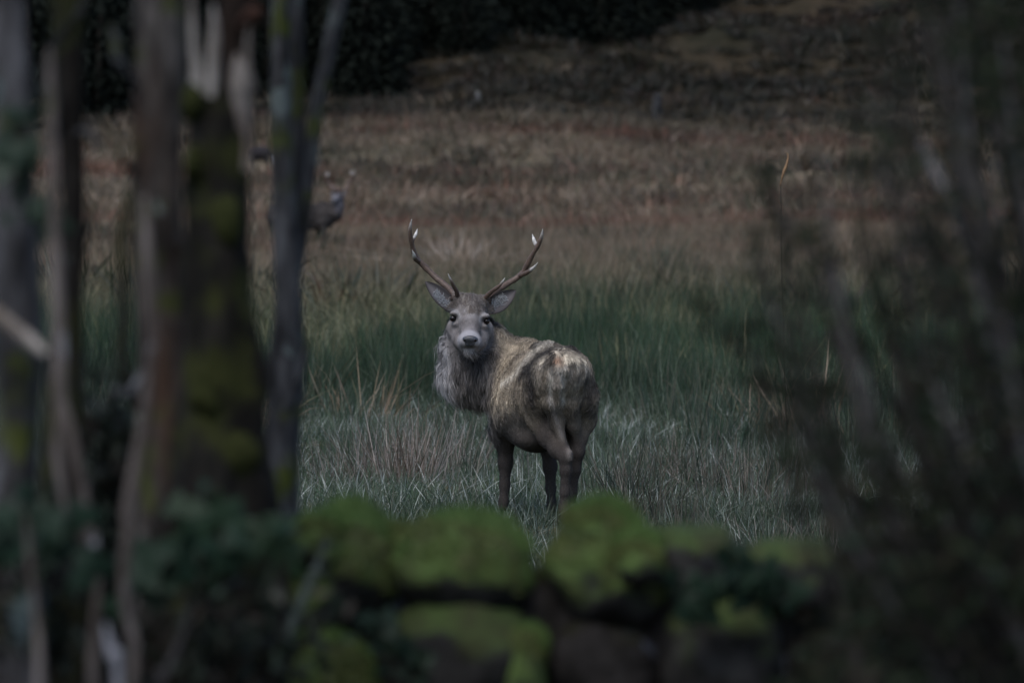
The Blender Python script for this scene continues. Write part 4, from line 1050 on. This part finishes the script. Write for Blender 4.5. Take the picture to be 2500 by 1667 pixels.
def tree(label, name, L, rpx, d, mat, limbs=(), crown=None, seed=0, rough=.22, extra=None):
    s = d / FPX; pts, rad = down_to_ground(trunk_pts(L, d), [r * s for r in rpx], d)
    root = empty(name, (pts[-1].x, pts[-1].y, pts[-1].z), label, 'tree')
    mb = MB(); mb.tube(pts, rad, seg=30, n=150, rough=rough * 2.0, rscale=8, seed=seed); tr = link('trunk', mb.mesh('trunk'), mat, root)
    for pl, rl, *mm in limbs:
        mb = MB(); mb.tube([P(x, y, d + (q[0] if q else 0)) for x, y, *q in pl], [q * s for q in rl], seg=12, n=30, rough=.15, rscale=14, seed=seed + 3); link('branch', mb.mesh('branch'), mm[0] if mm else mat, root)
    if crown:  # unseen boughs and leaves overhead, added to shade the foreground
        top = pts[0]; n, spread, h = crown; r = np.random.default_rng(seed + 50); cen = []; mb = MB()
        mb.tube([top + Vector((0, 0, -.12)), top + Vector((.05, .05, h * .4)), top + Vector((.15, 0, h))], [rad[0], rad[0] * .7, .02], seg=10, n=16, rough=.15)
        for k in range(14):
            z0 = h * (.08 + .8 * k / 14); a = k * 2.4 + r.uniform(0, 1); l = spread * (1 - .5 * k / 14) * r.uniform(.7, 1.1)
            b0 = top + Vector((.05, 0, z0)); e = b0 + Vector((math.cos(a) * l, math.sin(a) * l, l * .35)); md = b0.lerp(e, .5) + Vector((0, 0, l * .12))
            mb.tube([b0, md, e], [rad[0] * .4, rad[0] * .25, .008], seg=6, n=8)
            cen += [md.lerp(e, t) + Vector(r.normal(0, .2, 3)) for t in (.1, .5, .9, 1.1)]
        link('limbs', mb.mesh('limbs'), mat, root)
        V, T, c = leaf_cloud([list(q) for q in cen], [spread * .28] * len(cen), n, .10, LEAFC, seed)
        link('crown', mesh_np('crown', V, T, c), LEAFM, root, smooth=False, kind='stuff')
    return root
BARK_A = mat_bark('lichen_bark_material', (.026, .025, .026), (.088, .087, .093), mossamt=.35, lichamt=.75, lichen=(.10, .13, .13))
BARK_B = mat_bark('dark_mossy_bark_material', (.010, .009, .008), (.026, .022, .018), mossamt=.5, moss=(.024, .026, .009), lichamt=.25, lichen=(.10, .13, .12))
BARK_C = mat_bark('grey_brown_bark_material', (.032, .027, .024), (.165, .148, .136), mossamt=.32, lichamt=.35, red=(.058, .034, .023))
BARK_D = mat_bark('snag_bark_material', (.008, .0075, .006), (.022, .019, .015), mossamt=.42, moss=(.030, .033, .009), lichamt=.05)
BARK_E = mat_bark('slim_bark_material', (.022, .022, .024), (.080, .080, .084), mossamt=.3, lichamt=.8, lichen=(.10, .118, .115))
STEMR = mat_bark('stem_bark_material', (.075, .062, .055), (.17, .148, .138), mossamt=.05, lichamt=.6, lichen=(.26, .26, .28))
RAW = mat_bark('raw_wood_material', (.24, .21, .18), (.42, .39, .36), mossamt=0, lichamt=0, red=(.2, .12, .085))
CR = (2600, 1.7, 3.6)
PALEB = mat_bark('pale_stub_material', (.10, .105, .115), (.20, .21, .225), mossamt=.1, lichamt=.2)
tree('lichen-grey tree trunk at the wood edge with a pale broken branch stub', 'tree', [(15, -420), (20, 0), (35, 350), (48, 800), (42, 1250), (35, 1900)], [50, 54, 58, 60, 64, 72], 11.4, BARK_A,
     limbs=[([(-70, 715, -.1), (0, 775, -.12), (70, 828, -.14), (112, 866, -.15)], [17, 19, 18, 10], RAW)], crown=CR, seed=1)
tree('dark mossy tree trunk with pale forked twig, just beside the lichen-grey trunk', 'tree', [(170, -420), (165, 0), (168, 300), (178, 600), (160, 900), (150, 1250), (135, 1900)], [52, 50, 46, 38, 44, 52, 64], 12.3, BARK_B,
     limbs=[([(150, 330), (105, 190, -.1), (150, 90, -.15), (215, -10, -.2), (260, -160, -.2)], [12, 11, 10, 9, 6], BARK_E), ([(182, 620), (215, 560, -.1), (225, 500, -.12)], [10, 8, 3]), ([(180, 330), (215, 318, -.1), (235, 345, -.12), (240, 372, -.12)], [9, 8, 8, 3], BARK_A), ([(185, 720), (200, 600, -.05), (190, 500, -.08)], [14, 12, 4])], crown=CR, seed=2)
tree('grey-brown tree trunk with rusty bark patches touching the mossy snag', 'tree', [(395, -420), (392, 0), (388, 250), (385, 500), (398, 800), (408, 1100), (395, 1400), (385, 1900)], [62, 62, 58, 56, 52, 56, 66, 80], 12.2, BARK_C,
     limbs=[([(345, 230), (312, 178, -.08), (285, 140, -.1), (281, 100, -.1), (270, 60, -.1)], [9, 9, 13, 11, 4], PALEB), ([(440, 620), (470, 560, -.1), (462, 470, -.12), (455, 380, -.12)], [14, 12, 9, 4]), ([(350, 900), (318, 960, -.1), (286, 955, -.12), (272, 948, -.12)], [12, 10, 10, 4], PALEB), ([(345, 420), (300, 400, -.06), (292, 340, -.08)], [12, 9, 4]), ([(335, 1000), (300, 880, -.05), (302, 760, -.06), (292, 600, -.06), (310, 480, -.05)], [14, 15, 14, 12, 6], BARK_B)], crown=CR, seed=3)

def snag():
    d = 12.0; s = d / FPX
    pts, rad = down_to_ground(trunk_pts([(525, 208), (525, 260), (528, 500), (532, 800), (530, 1000), (525, 1200), (485, 1500), (470, 1900)], d), [r * s for r in (66, 80, 82, 84, 100, 128, 150, 175)], d)
    root = empty('broken_snag', tuple(pts[-1]), 'broken mossy dead tree trunk with pale splintered wood at its torn top', 'snag')
    mb = MB(); mb.tube(pts, rad, seg=36, n=160, rough=.42, rscale=9, seed=9); link('trunk', mb.mesh('trunk'), BARK_D, root)
    DARKW = mat_bark('dark_heartwood_material', (.02, .014, .011), (.05, .034, .025), mossamt=.1, lichamt=0)
    mb = MB(); mb.tube([P(560, 300, d + .05), P(565, 150, d + .06), P(580, 20, d + .06), P(590, -160, d + .06), P(598, -330, d + .06)], [52 * s, 46 * s, 44 * s, 34 * s, 4 * s], seg=14, n=40, rough=.25, rscale=14, seed=4); link('standing_shard', mb.mesh('standing_shard'), DARKW, root)
    for L, R in (([(485, 250), (482, 190), (474, 120), (468, 30), (466, -40)], [17, 17, 13, 9, 2]), ([(520, 240), (522, 150), (524, 80), (520, 10)], [17, 16, 12, 2]),
                 ([(580, 330), (588, 240), (592, 200), (582, 165), (578, 130)], [16, 26, 30, 20, 3]), ([(600, 420), (598, 320), (600, 240), (604, 120), (608, 60)], [10, 12, 13, 8, 2])):
        mb = MB(); V, Q, T, t = tube_arrays([P(x, y, d - .05) for x, y in L], [r * s for r in R], seg=8, n=20, rough=.3, rscale=40, seed=len(L)); mb.add(V, Q, T); link('splinter', mb.mesh('splinter'), RAW, root, smooth=False)
    mb = MB(); mb.tube([P(600, 60, d + .02), P(618, 40, d - .04), P(624, 28, d - .08)], [24 * s, 24 * s, 16 * s], seg=12, n=12, rough=.2); link('branch_stub', mb.mesh('branch_stub'), mat_bark('stub_material', (.10, .05, .035), (.17, .09, .065), mossamt=0, lichamt=0), root)
    # moss pads
    for k, (x, y, rx, rz) in enumerate([(470, 250, 30, 45), (555, 540, 40, 75), (470, 400, 22, 50), (560, 1120, 70, 60), (500, 960, 40, 60)]):
        V, F = ico(3); V = V * (1 + .22 * fbm(V + k, 1.6, k, 3))[:, None]; c = P(x, y, d - .06)
        V = V * np.array([rx * s, .03, rz * s]) + np.array(c)
        me = mesh_np('moss_pad', V, F, np.tile((.034, .038, .013), (len(V), 1))); link('moss_pad', me, MOSSP, root)
MOSSP = mat_vcol('moss_pad_material', .95, .05, var=.6, vscale=45)
snag()

# slim grey clump of stems beyond the wall
tree('slim grey many-stemmed tree just beyond the wall', 'tree', [(684, -420), (686, 0), (687, 250), (690, 450), (700, 650), (702, 900), (695, 1150), (690, 1500), (690, 2000)], [20, 22, 24, 30, 42, 44, 46, 50, 54], 15.2, BARK_E,
     limbs=[([(712, 700), (738, 560, .05), (755, 430, .08), (772, 280, .1), (803, 120, .12), (836, -40, .12), (860, -300, .12)], [22, 18, 17, 18, 18, 17, 12]),
            ([(705, 640), (718, 480, .12), (722, 250, .15), (724, 0, .15), (728, -300, .15)], [22, 22, 20, 18, 12]),
            ([(700, 1000, -.1), (742, 880, -.15), (752, 820, -.18)], [12, 10, 3])], crown=(2600, 2.0, 3.4), seed=6, rough=.16)

# thin understorey stems in front of the trunks
def sapling(label, L, R, d, mat=STEMR, forks=(), group=None):
    s = d / FPX; pts, rad = down_to_ground(trunk_pts(L, d), [r * s for r in R], d, 1.1)
    root = empty('sapling', tuple(pts[-1]), label, 'sapling', group)
    mb = MB(); mb.tube(pts, rad, seg=10, n=60, rough=.2, rscale=16, seed=int(L[0][0]) % 50); link('stem', mb.mesh('stem'), mat, root)
    for FL_, FR_ in forks:
        mb = MB(); mb.tube(trunk_pts(FL_, d), [r * s for r in FR_], seg=8, n=30, rough=.2, rscale=16); link('twig', mb.mesh('twig'), mat, root)
sapling('thin brown forked sapling climbing in front of the dark mossy trunk', [(122, 120), (126, 260), (130, 450), (138, 650), (146, 845), (147, 975), (175, 1060), (195, 1169), (218, 1275), (240, 1396), (230, 1558), (227, 1700)], [6, 12, 14, 15, 17, 19, 15, 14, 14, 13, 14, 15], 11.2,
        forks=[([(149, 1000), (142, 1104), (150, 1180), (160, 1240)], [13, 12, 10, 5])])
sapling('reddish thin sapling running down the grey-brown trunk, pale and knotted at its foot', [(352, 480), (358, 600), (365, 740), (368, 830), (354, 1013), (333, 1137), (314, 1240), (314, 1299), (302, 1396), (308, 1494), (325, 1558), (327, 1700)], [6, 15, 17, 15, 14, 15, 16, 13, 12, 13, 14, 14], 11.0)
sapling('pencil-thin grey stem standing below the lichen-grey trunk', [(60, 1240), (71, 1338), (91, 1526), (97, 1700)], [3, 8, 9, 10], 10.8)
sapling('short pale peeled stem beside the knotted sapling\'s foot', [(258, 1520), (264, 1560), (272, 1600), (288, 1700)], [4, 12, 14, 14], 10.6, mat=mat_bark('peeled_stem_material', (.16, .16, .18), (.26, .26, .29), mossamt=0, lichamt=0))
sapling('crooked dark twig leaning between the knotted sapling and the snag', [(470, 1460), (455, 1530), (425, 1600), (395, 1667), (385, 1720)], [4, 8, 10, 11, 11], 10.9, mat=BARK_A)

# the stick leaning on the wall
st = tag(empty('leaning_stick', P(702, 1700, 12.6), 'pale greenish stick leaning against the mossy wall', 'stick'))
mb = MB(); mb.tube([P(798, 1320, 12.72), P(770, 1390, 12.68), P(735, 1470, 12.64), P(703, 1560, 12.6), P(690, 1720, 12.58), P(680, 2250, 12.5)], [v * 12.6 / FPX for v in (7, 11, 12, 13, 13, 13)], seg=10, n=40, rough=.12, rscale=20)
link('shaft', mb.mesh('shaft'), mat_bark('stick_material', (.075, .09, .07), (.13, .15, .125), mossamt=.1, lichamt=.2), st)
mb = MB(); mb.tube([P(770, 1390, 12.68), P(788, 1400, 12.62), P(800, 1380, 12.6)], [v * 12.6 / FPX for v in (6, 5, 2)], seg=8, n=10); link('side_twig', mb.mesh('side_twig'), st.children[0].data.materials[0], st)

# ivy: each leaf a leaf
def leaf_shape(size):
    out = [(0, 0), (.38, -.12), (.55, .15), (.34, .38), (.30, .62), (0, 1.0), (-.30, .62), (-.34, .38), (-.55, .15), (-.38, -.12)]
    V = [(x * size, .10 * size * (abs(x) ** 1.5) * 2 - .05 * size * y, y * size) for x, y in out] + [(0, -.05 * size, .35 * size)]
    T = [(10, i, (i + 1) % 10) for i in range(10)]
    return np.array(V), np.array(T)
IVYC = mat_vcol('ivy_leaf_material', .6, .2, var=.4, vscale=12, trans=.15)
def ivy(label, spots_, d, seed, col=(.028, .06, .036), size=.075):
    col = tuple(v * .6 * w for v, w in zip(col, (.9, 1.0, .75))); size *= .8
    r = np.random.default_rng(seed); c = P(*spots_[0], d)
    root = empty('ivy', tuple(c), label, 'ivy'); V, T = leaf_shape(size)
    me = mesh_np('leaf', V, T, np.tile(col, (len(V), 1))); me.materials.append(IVYC)
    pts = [P(x, y, d + .03) for x, y in spots_]; mb = MB(); mb.tube(pts, [.004] * len(pts), seg=6, n=len(pts) * 6, col=(.04, .035, .03)); link('vine', mb.mesh('vine'), mat_vcol('vine_material' + str(seed)), root)
    C = catmull([list(p) for p in pts], len(pts) * 4)
    for k, p in enumerate(C):
        for q in range(2):
            o = bpy.data.objects.new('leaf', me); COL.objects.link(o); o.parent = root
            o.location = Vector(p) - c + Vector((r.normal(0, .025), -.03 - abs(r.normal(0, .03)), r.normal(0, .025)))
            o.rotation_euler = (r.normal(-.6, .4), r.uniform(-2.2, 2.2), r.normal(0, .5)); o.scale = [r.uniform(.6, 1.2)] * 3
ivy('dark green ivy spreading low across the mossy snag', [(440, 1350), (480, 1300), (520, 1268), (575, 1290), (640, 1330), (690, 1320)], 11.6, 3)
ivy('second ivy trail below, on the wall stones between the snag and the sapling', [(340, 1420), (400, 1400), (470, 1370), (540, 1380)], 11.5, 4, col=(.022, .05, .036))
ivy('ivy trail at the foot of the lichen-grey trunk', [(-60, 1300), (20, 1290), (70, 1310), (120, 1270), (170, 1370)], 10.9, 5, col=(.022, .05, .038))
ivy('ivy on the dark stones between the mossiest boulder and the thorn bush', [(1640, 1440), (1720, 1480), (1780, 1430), (1850, 1420), (1930, 1450)], 12.7, 6, col=(.03, .06, .045))
ivy('ivy leaves curling round the lower mossy stones below the leaning stick', [(900, 1540), (960, 1560), (1000, 1600), (1010, 1650)], 12.65, 7, col=(.03, .055, .04), size=.06)
ivy('ivy strands over the lichen spotted trunk', [(10, 380), (40, 420), (60, 300), (75, 480), (90, 560)], 11.25, 8, col=(.05, .075, .065), size=.06)

# ------------------------------------------------------------------ the thorn bush on the right, close to the camera
def bush():
    D = 10.4; s = D / FPX
    base = P(2650, 2400, D); gz = float(ground(np.array([base.x]), np.array([D]))[0])
    root = empty('thorn_bush', (base.x, D, gz), 'dense dark out of focus bush of small leaves and arching stems close by', 'bush')
    DK = mat_bark('bush_bark_material', (.022, .02, .018), (.045, .042, .04), mossamt=.2, lichamt=.2); GY = mat_bark('bush_grey_bark_material', (.10, .098, .104), (.19, .185, .195), mossamt=.1, lichamt=.3)
    B = [([(1835, 400), (1905, 520), (1990, 620), (2070, 780), (2190, 1010), (2380, 1350), (2600, 1900)], [3, 6, 8, 10, 13, 16, 22], DK, 0),
         ([(1690, 720), (1800, 830), (1900, 960), (1990, 1080), (2130, 1260), (2400, 1500), (2640, 2000)], [3, 6, 8, 10, 13, 16, 20], DK, .5),
         ([(2080, 60), (2084, 250), (2090, 420), (2110, 640), (2200, 900), (2400, 1400), (2620, 2000)], [4, 7, 8, 10, 13, 18, 22], DK, .9),
         ([(2160, -200), (2260, 80), (2350, 350), (2450, 700), (2540, 1100), (2660, 2000)], [8, 12, 16, 20, 24, 32], DK, -.4),
         ([(2300, -300), (2420, 200), (2500, 600), (2580, 1200), (2700, 2000)], [10, 16, 20, 26, 34], DK, .3),
         ([(2210, 800), (2260, 910), (2330, 1050), (2400, 1160), (2500, 1330), (2680, 1900)], [6, 14, 17, 17, 20, 26], GY, -.2),
         ([(2330, 1270), (2380, 1370), (2450, 1490), (2520, 1620), (2620, 1900)], [8, 15, 17, 18, 24], GY, -.5),
         ([(2400, 960), (2450, 1010), (2520, 1070), (2640, 1300), (2700, 1900)], [8, 15, 17, 20, 28], GY, .1),
         ([(2225, 290), (2245, 340), (2270, 390), (2320, 500), (2420, 800)], [5, 9, 9, 10, 14], GY, .4)]
    paths = []
    for L, R, m, dd in B:
        pts = [P(x, y, D + dd + .1 * math.sin(k * 1.7)) for k, (x, y) in enumerate(L)]
        e = pts[-1]
        if e.y and L[-1][1] >= 1900: pts.append(Vector((base.x + random.uniform(-.15, .15), D + dd * .4, gz - .05))); R = R + [R[-1] * 1.1]
        mb = MB(); mb.tube(pts, [q * s for q in R], seg=9, n=60, rough=.2, rscale=20); link('branch', mb.mesh('branch'), m, root); paths.append(catmull([list(p) for p in pts], 80))
    r = np.random.default_rng(77)
    # arching side shoots fanning up and outwards from the foot of the bush
    shoots = []; mb = MB()
    for k in range(78):
        xe = r.uniform(1760, 2560); ye = r.uniform(-150, 1150)
        lim = np.interp(ye, [-150, 200, 420, 700, 900, 1150], [2120, 2080, 1880, 1790, 1800, 1960])
        if xe < lim: xe = lim + r.uniform(0, 260)
        xs, ys = xe + r.uniform(260, 620), 1750 + r.uniform(-100, 250); dd = r.uniform(-.9, 1.3)
        pts = [P(xe, ye, D + dd), P(xe + (xs - xe) * .22 + r.normal(0, 15), ye + (ys - ye) * .30, D + dd), P(xe + (xs - xe) * .58, ye + (ys - ye) * .66, D + dd * .8), P(xs, ys, D + dd * .5)]
        w = r.uniform(6, 13) * s; mb.tube(pts, [w * .25, w * .7, w, w * 1.3], seg=6, n=30, rough=.15, rscale=30, col=(.028, .025, .023) if k % 4 else (.095, .09, .092)); shoots.append(catmull([list(q) for q in pts], 60))
    link('shoots', mb.mesh('shoots'), mat_vcol('shoot_material'), root, kind='stuff')
    yb = [-700, 0, 250, 450, 650, 800, 900, 1050, 1250, 1400, 1667, 2300]; xb = [2130, 2210, 2350, 2470, 2540, 2530, 2480, 2380, 2220, 2070, 1880, 1800]
    cand = []
    while len(cand) < 15000:
        x = r.uniform(1700, 2950, 4000); y = r.uniform(-500, 2300, 4000); d = D + r.uniform(-1.0, 1.5, 4000)
        xe = np.interp(y, yb, xb); clump = vnoise(np.stack([x / 70, y / 110, d], -1), 1.1, 6)
        den = sstep(-60, 160, x - xe) * (.35 + .65 * (clump > -.15))
        k = r.uniform(0, 1, 4000) < den
        cand += list(zip(x[k], y[k], d[k]))
    p = np.array([list(P(*c)) for c in cand[:15000]])
    p = p[p[:, 2] > ground(p[:, 0], p[:, 1]) + .03]
    extra = []
    for C in shoots + [q[:44] for q in paths[:3]]:
        m = int(r.integers(30, 85)); t = r.uniform(0, .62, m); q = C[(t * (len(C) - 1)).astype(int)]
        extra.append(q + r.normal(0, 1, (m, 3)) * np.array([.022, .035, .022]) * (.5 + t)[:, None])
    p = np.vstack([p] + extra)
    V, T, c = leaf_quads(p, .032, [(.013, .018, .010), (.020, .028, .015), (.016, .015, .011), (.023, .021, .015), (.014, .024, .016)], r, .5)
    link('foliage', mesh_np('foliage', V, T, c), mat_vcol('bush_leaf_material', .85, .05, trans=.15), root, smooth=False, kind='stuff')
bush()

# ------------------------------------------------------------------ low brambles that fill the foot of the trunks
def bramble(label, x0, x1, y0, d, nst, nleaf, seed, col=(.02, .026, .016)):
    r = np.random.default_rng(seed); s = d / FPX; c = P((x0 + x1) / 2, 1900, d); gz = float(ground(np.array([c.x]), np.array([d]))[0])
    root = empty('bramble', (c.x, d, gz), label, 'bramble'); cen = []
    bm_ = mat_bark('bramble_stem_material_%d' % seed, (.03, .024, .022), (.06, .05, .046), mossamt=.1, lichamt=.3)
    for k in range(nst):
        a = r.uniform(x0, x1); b = a + r.normal(0, 60); t = r.uniform(y0, y0 + 260); dd = r.normal(0, .12)
        pts = [P(b + r.normal(0, 50), t, d + dd), P(b, t + (1700 - t) * .3, d + dd), P((a + b) / 2 + r.normal(0, 25), t + (1700 - t) * .65, d + dd * .6), P(a, 1720, d)]
        pts.append(Vector((pts[-1].x + r.normal(0, .05), d + r.normal(0, .05), gz - .05)))
        rr = r.uniform(4, 8) * s
        mb = MB(); mb.tube(pts, [rr * .3, rr * .8, rr, rr * 1.1, rr * 1.3], seg=7, n=40, rough=.15, rscale=25, seed=k); link('stem', mb.mesh('stem'), bm_, root)
        cen += list(catmull([list(q) for q in pts], 14)[:11])
    V, T, cc = leaf_cloud(cen, [.085] * len(cen), nleaf, .05, [col, tuple(v * .6 for v in col), (.03, .024, .018), (.024, .036, .024)], seed)
    link('foliage', mesh_np('foliage', V, T, cc), LEAFM, root, smooth=False, kind='stuff')
bramble('dark bramble thicket filling the gap between mossy trunk and grey-brown trunk', 215, 335, 860, 12.6, 9, 1500, 1)
bramble('dark bramble at the foot of the lichen-grey trunk', -80, 150, 1180, 11.6, 7, 900, 2)
bramble('dark bramble growing over the wall beneath the snag', 430, 690, 1300, 11.75, 8, 500, 3)
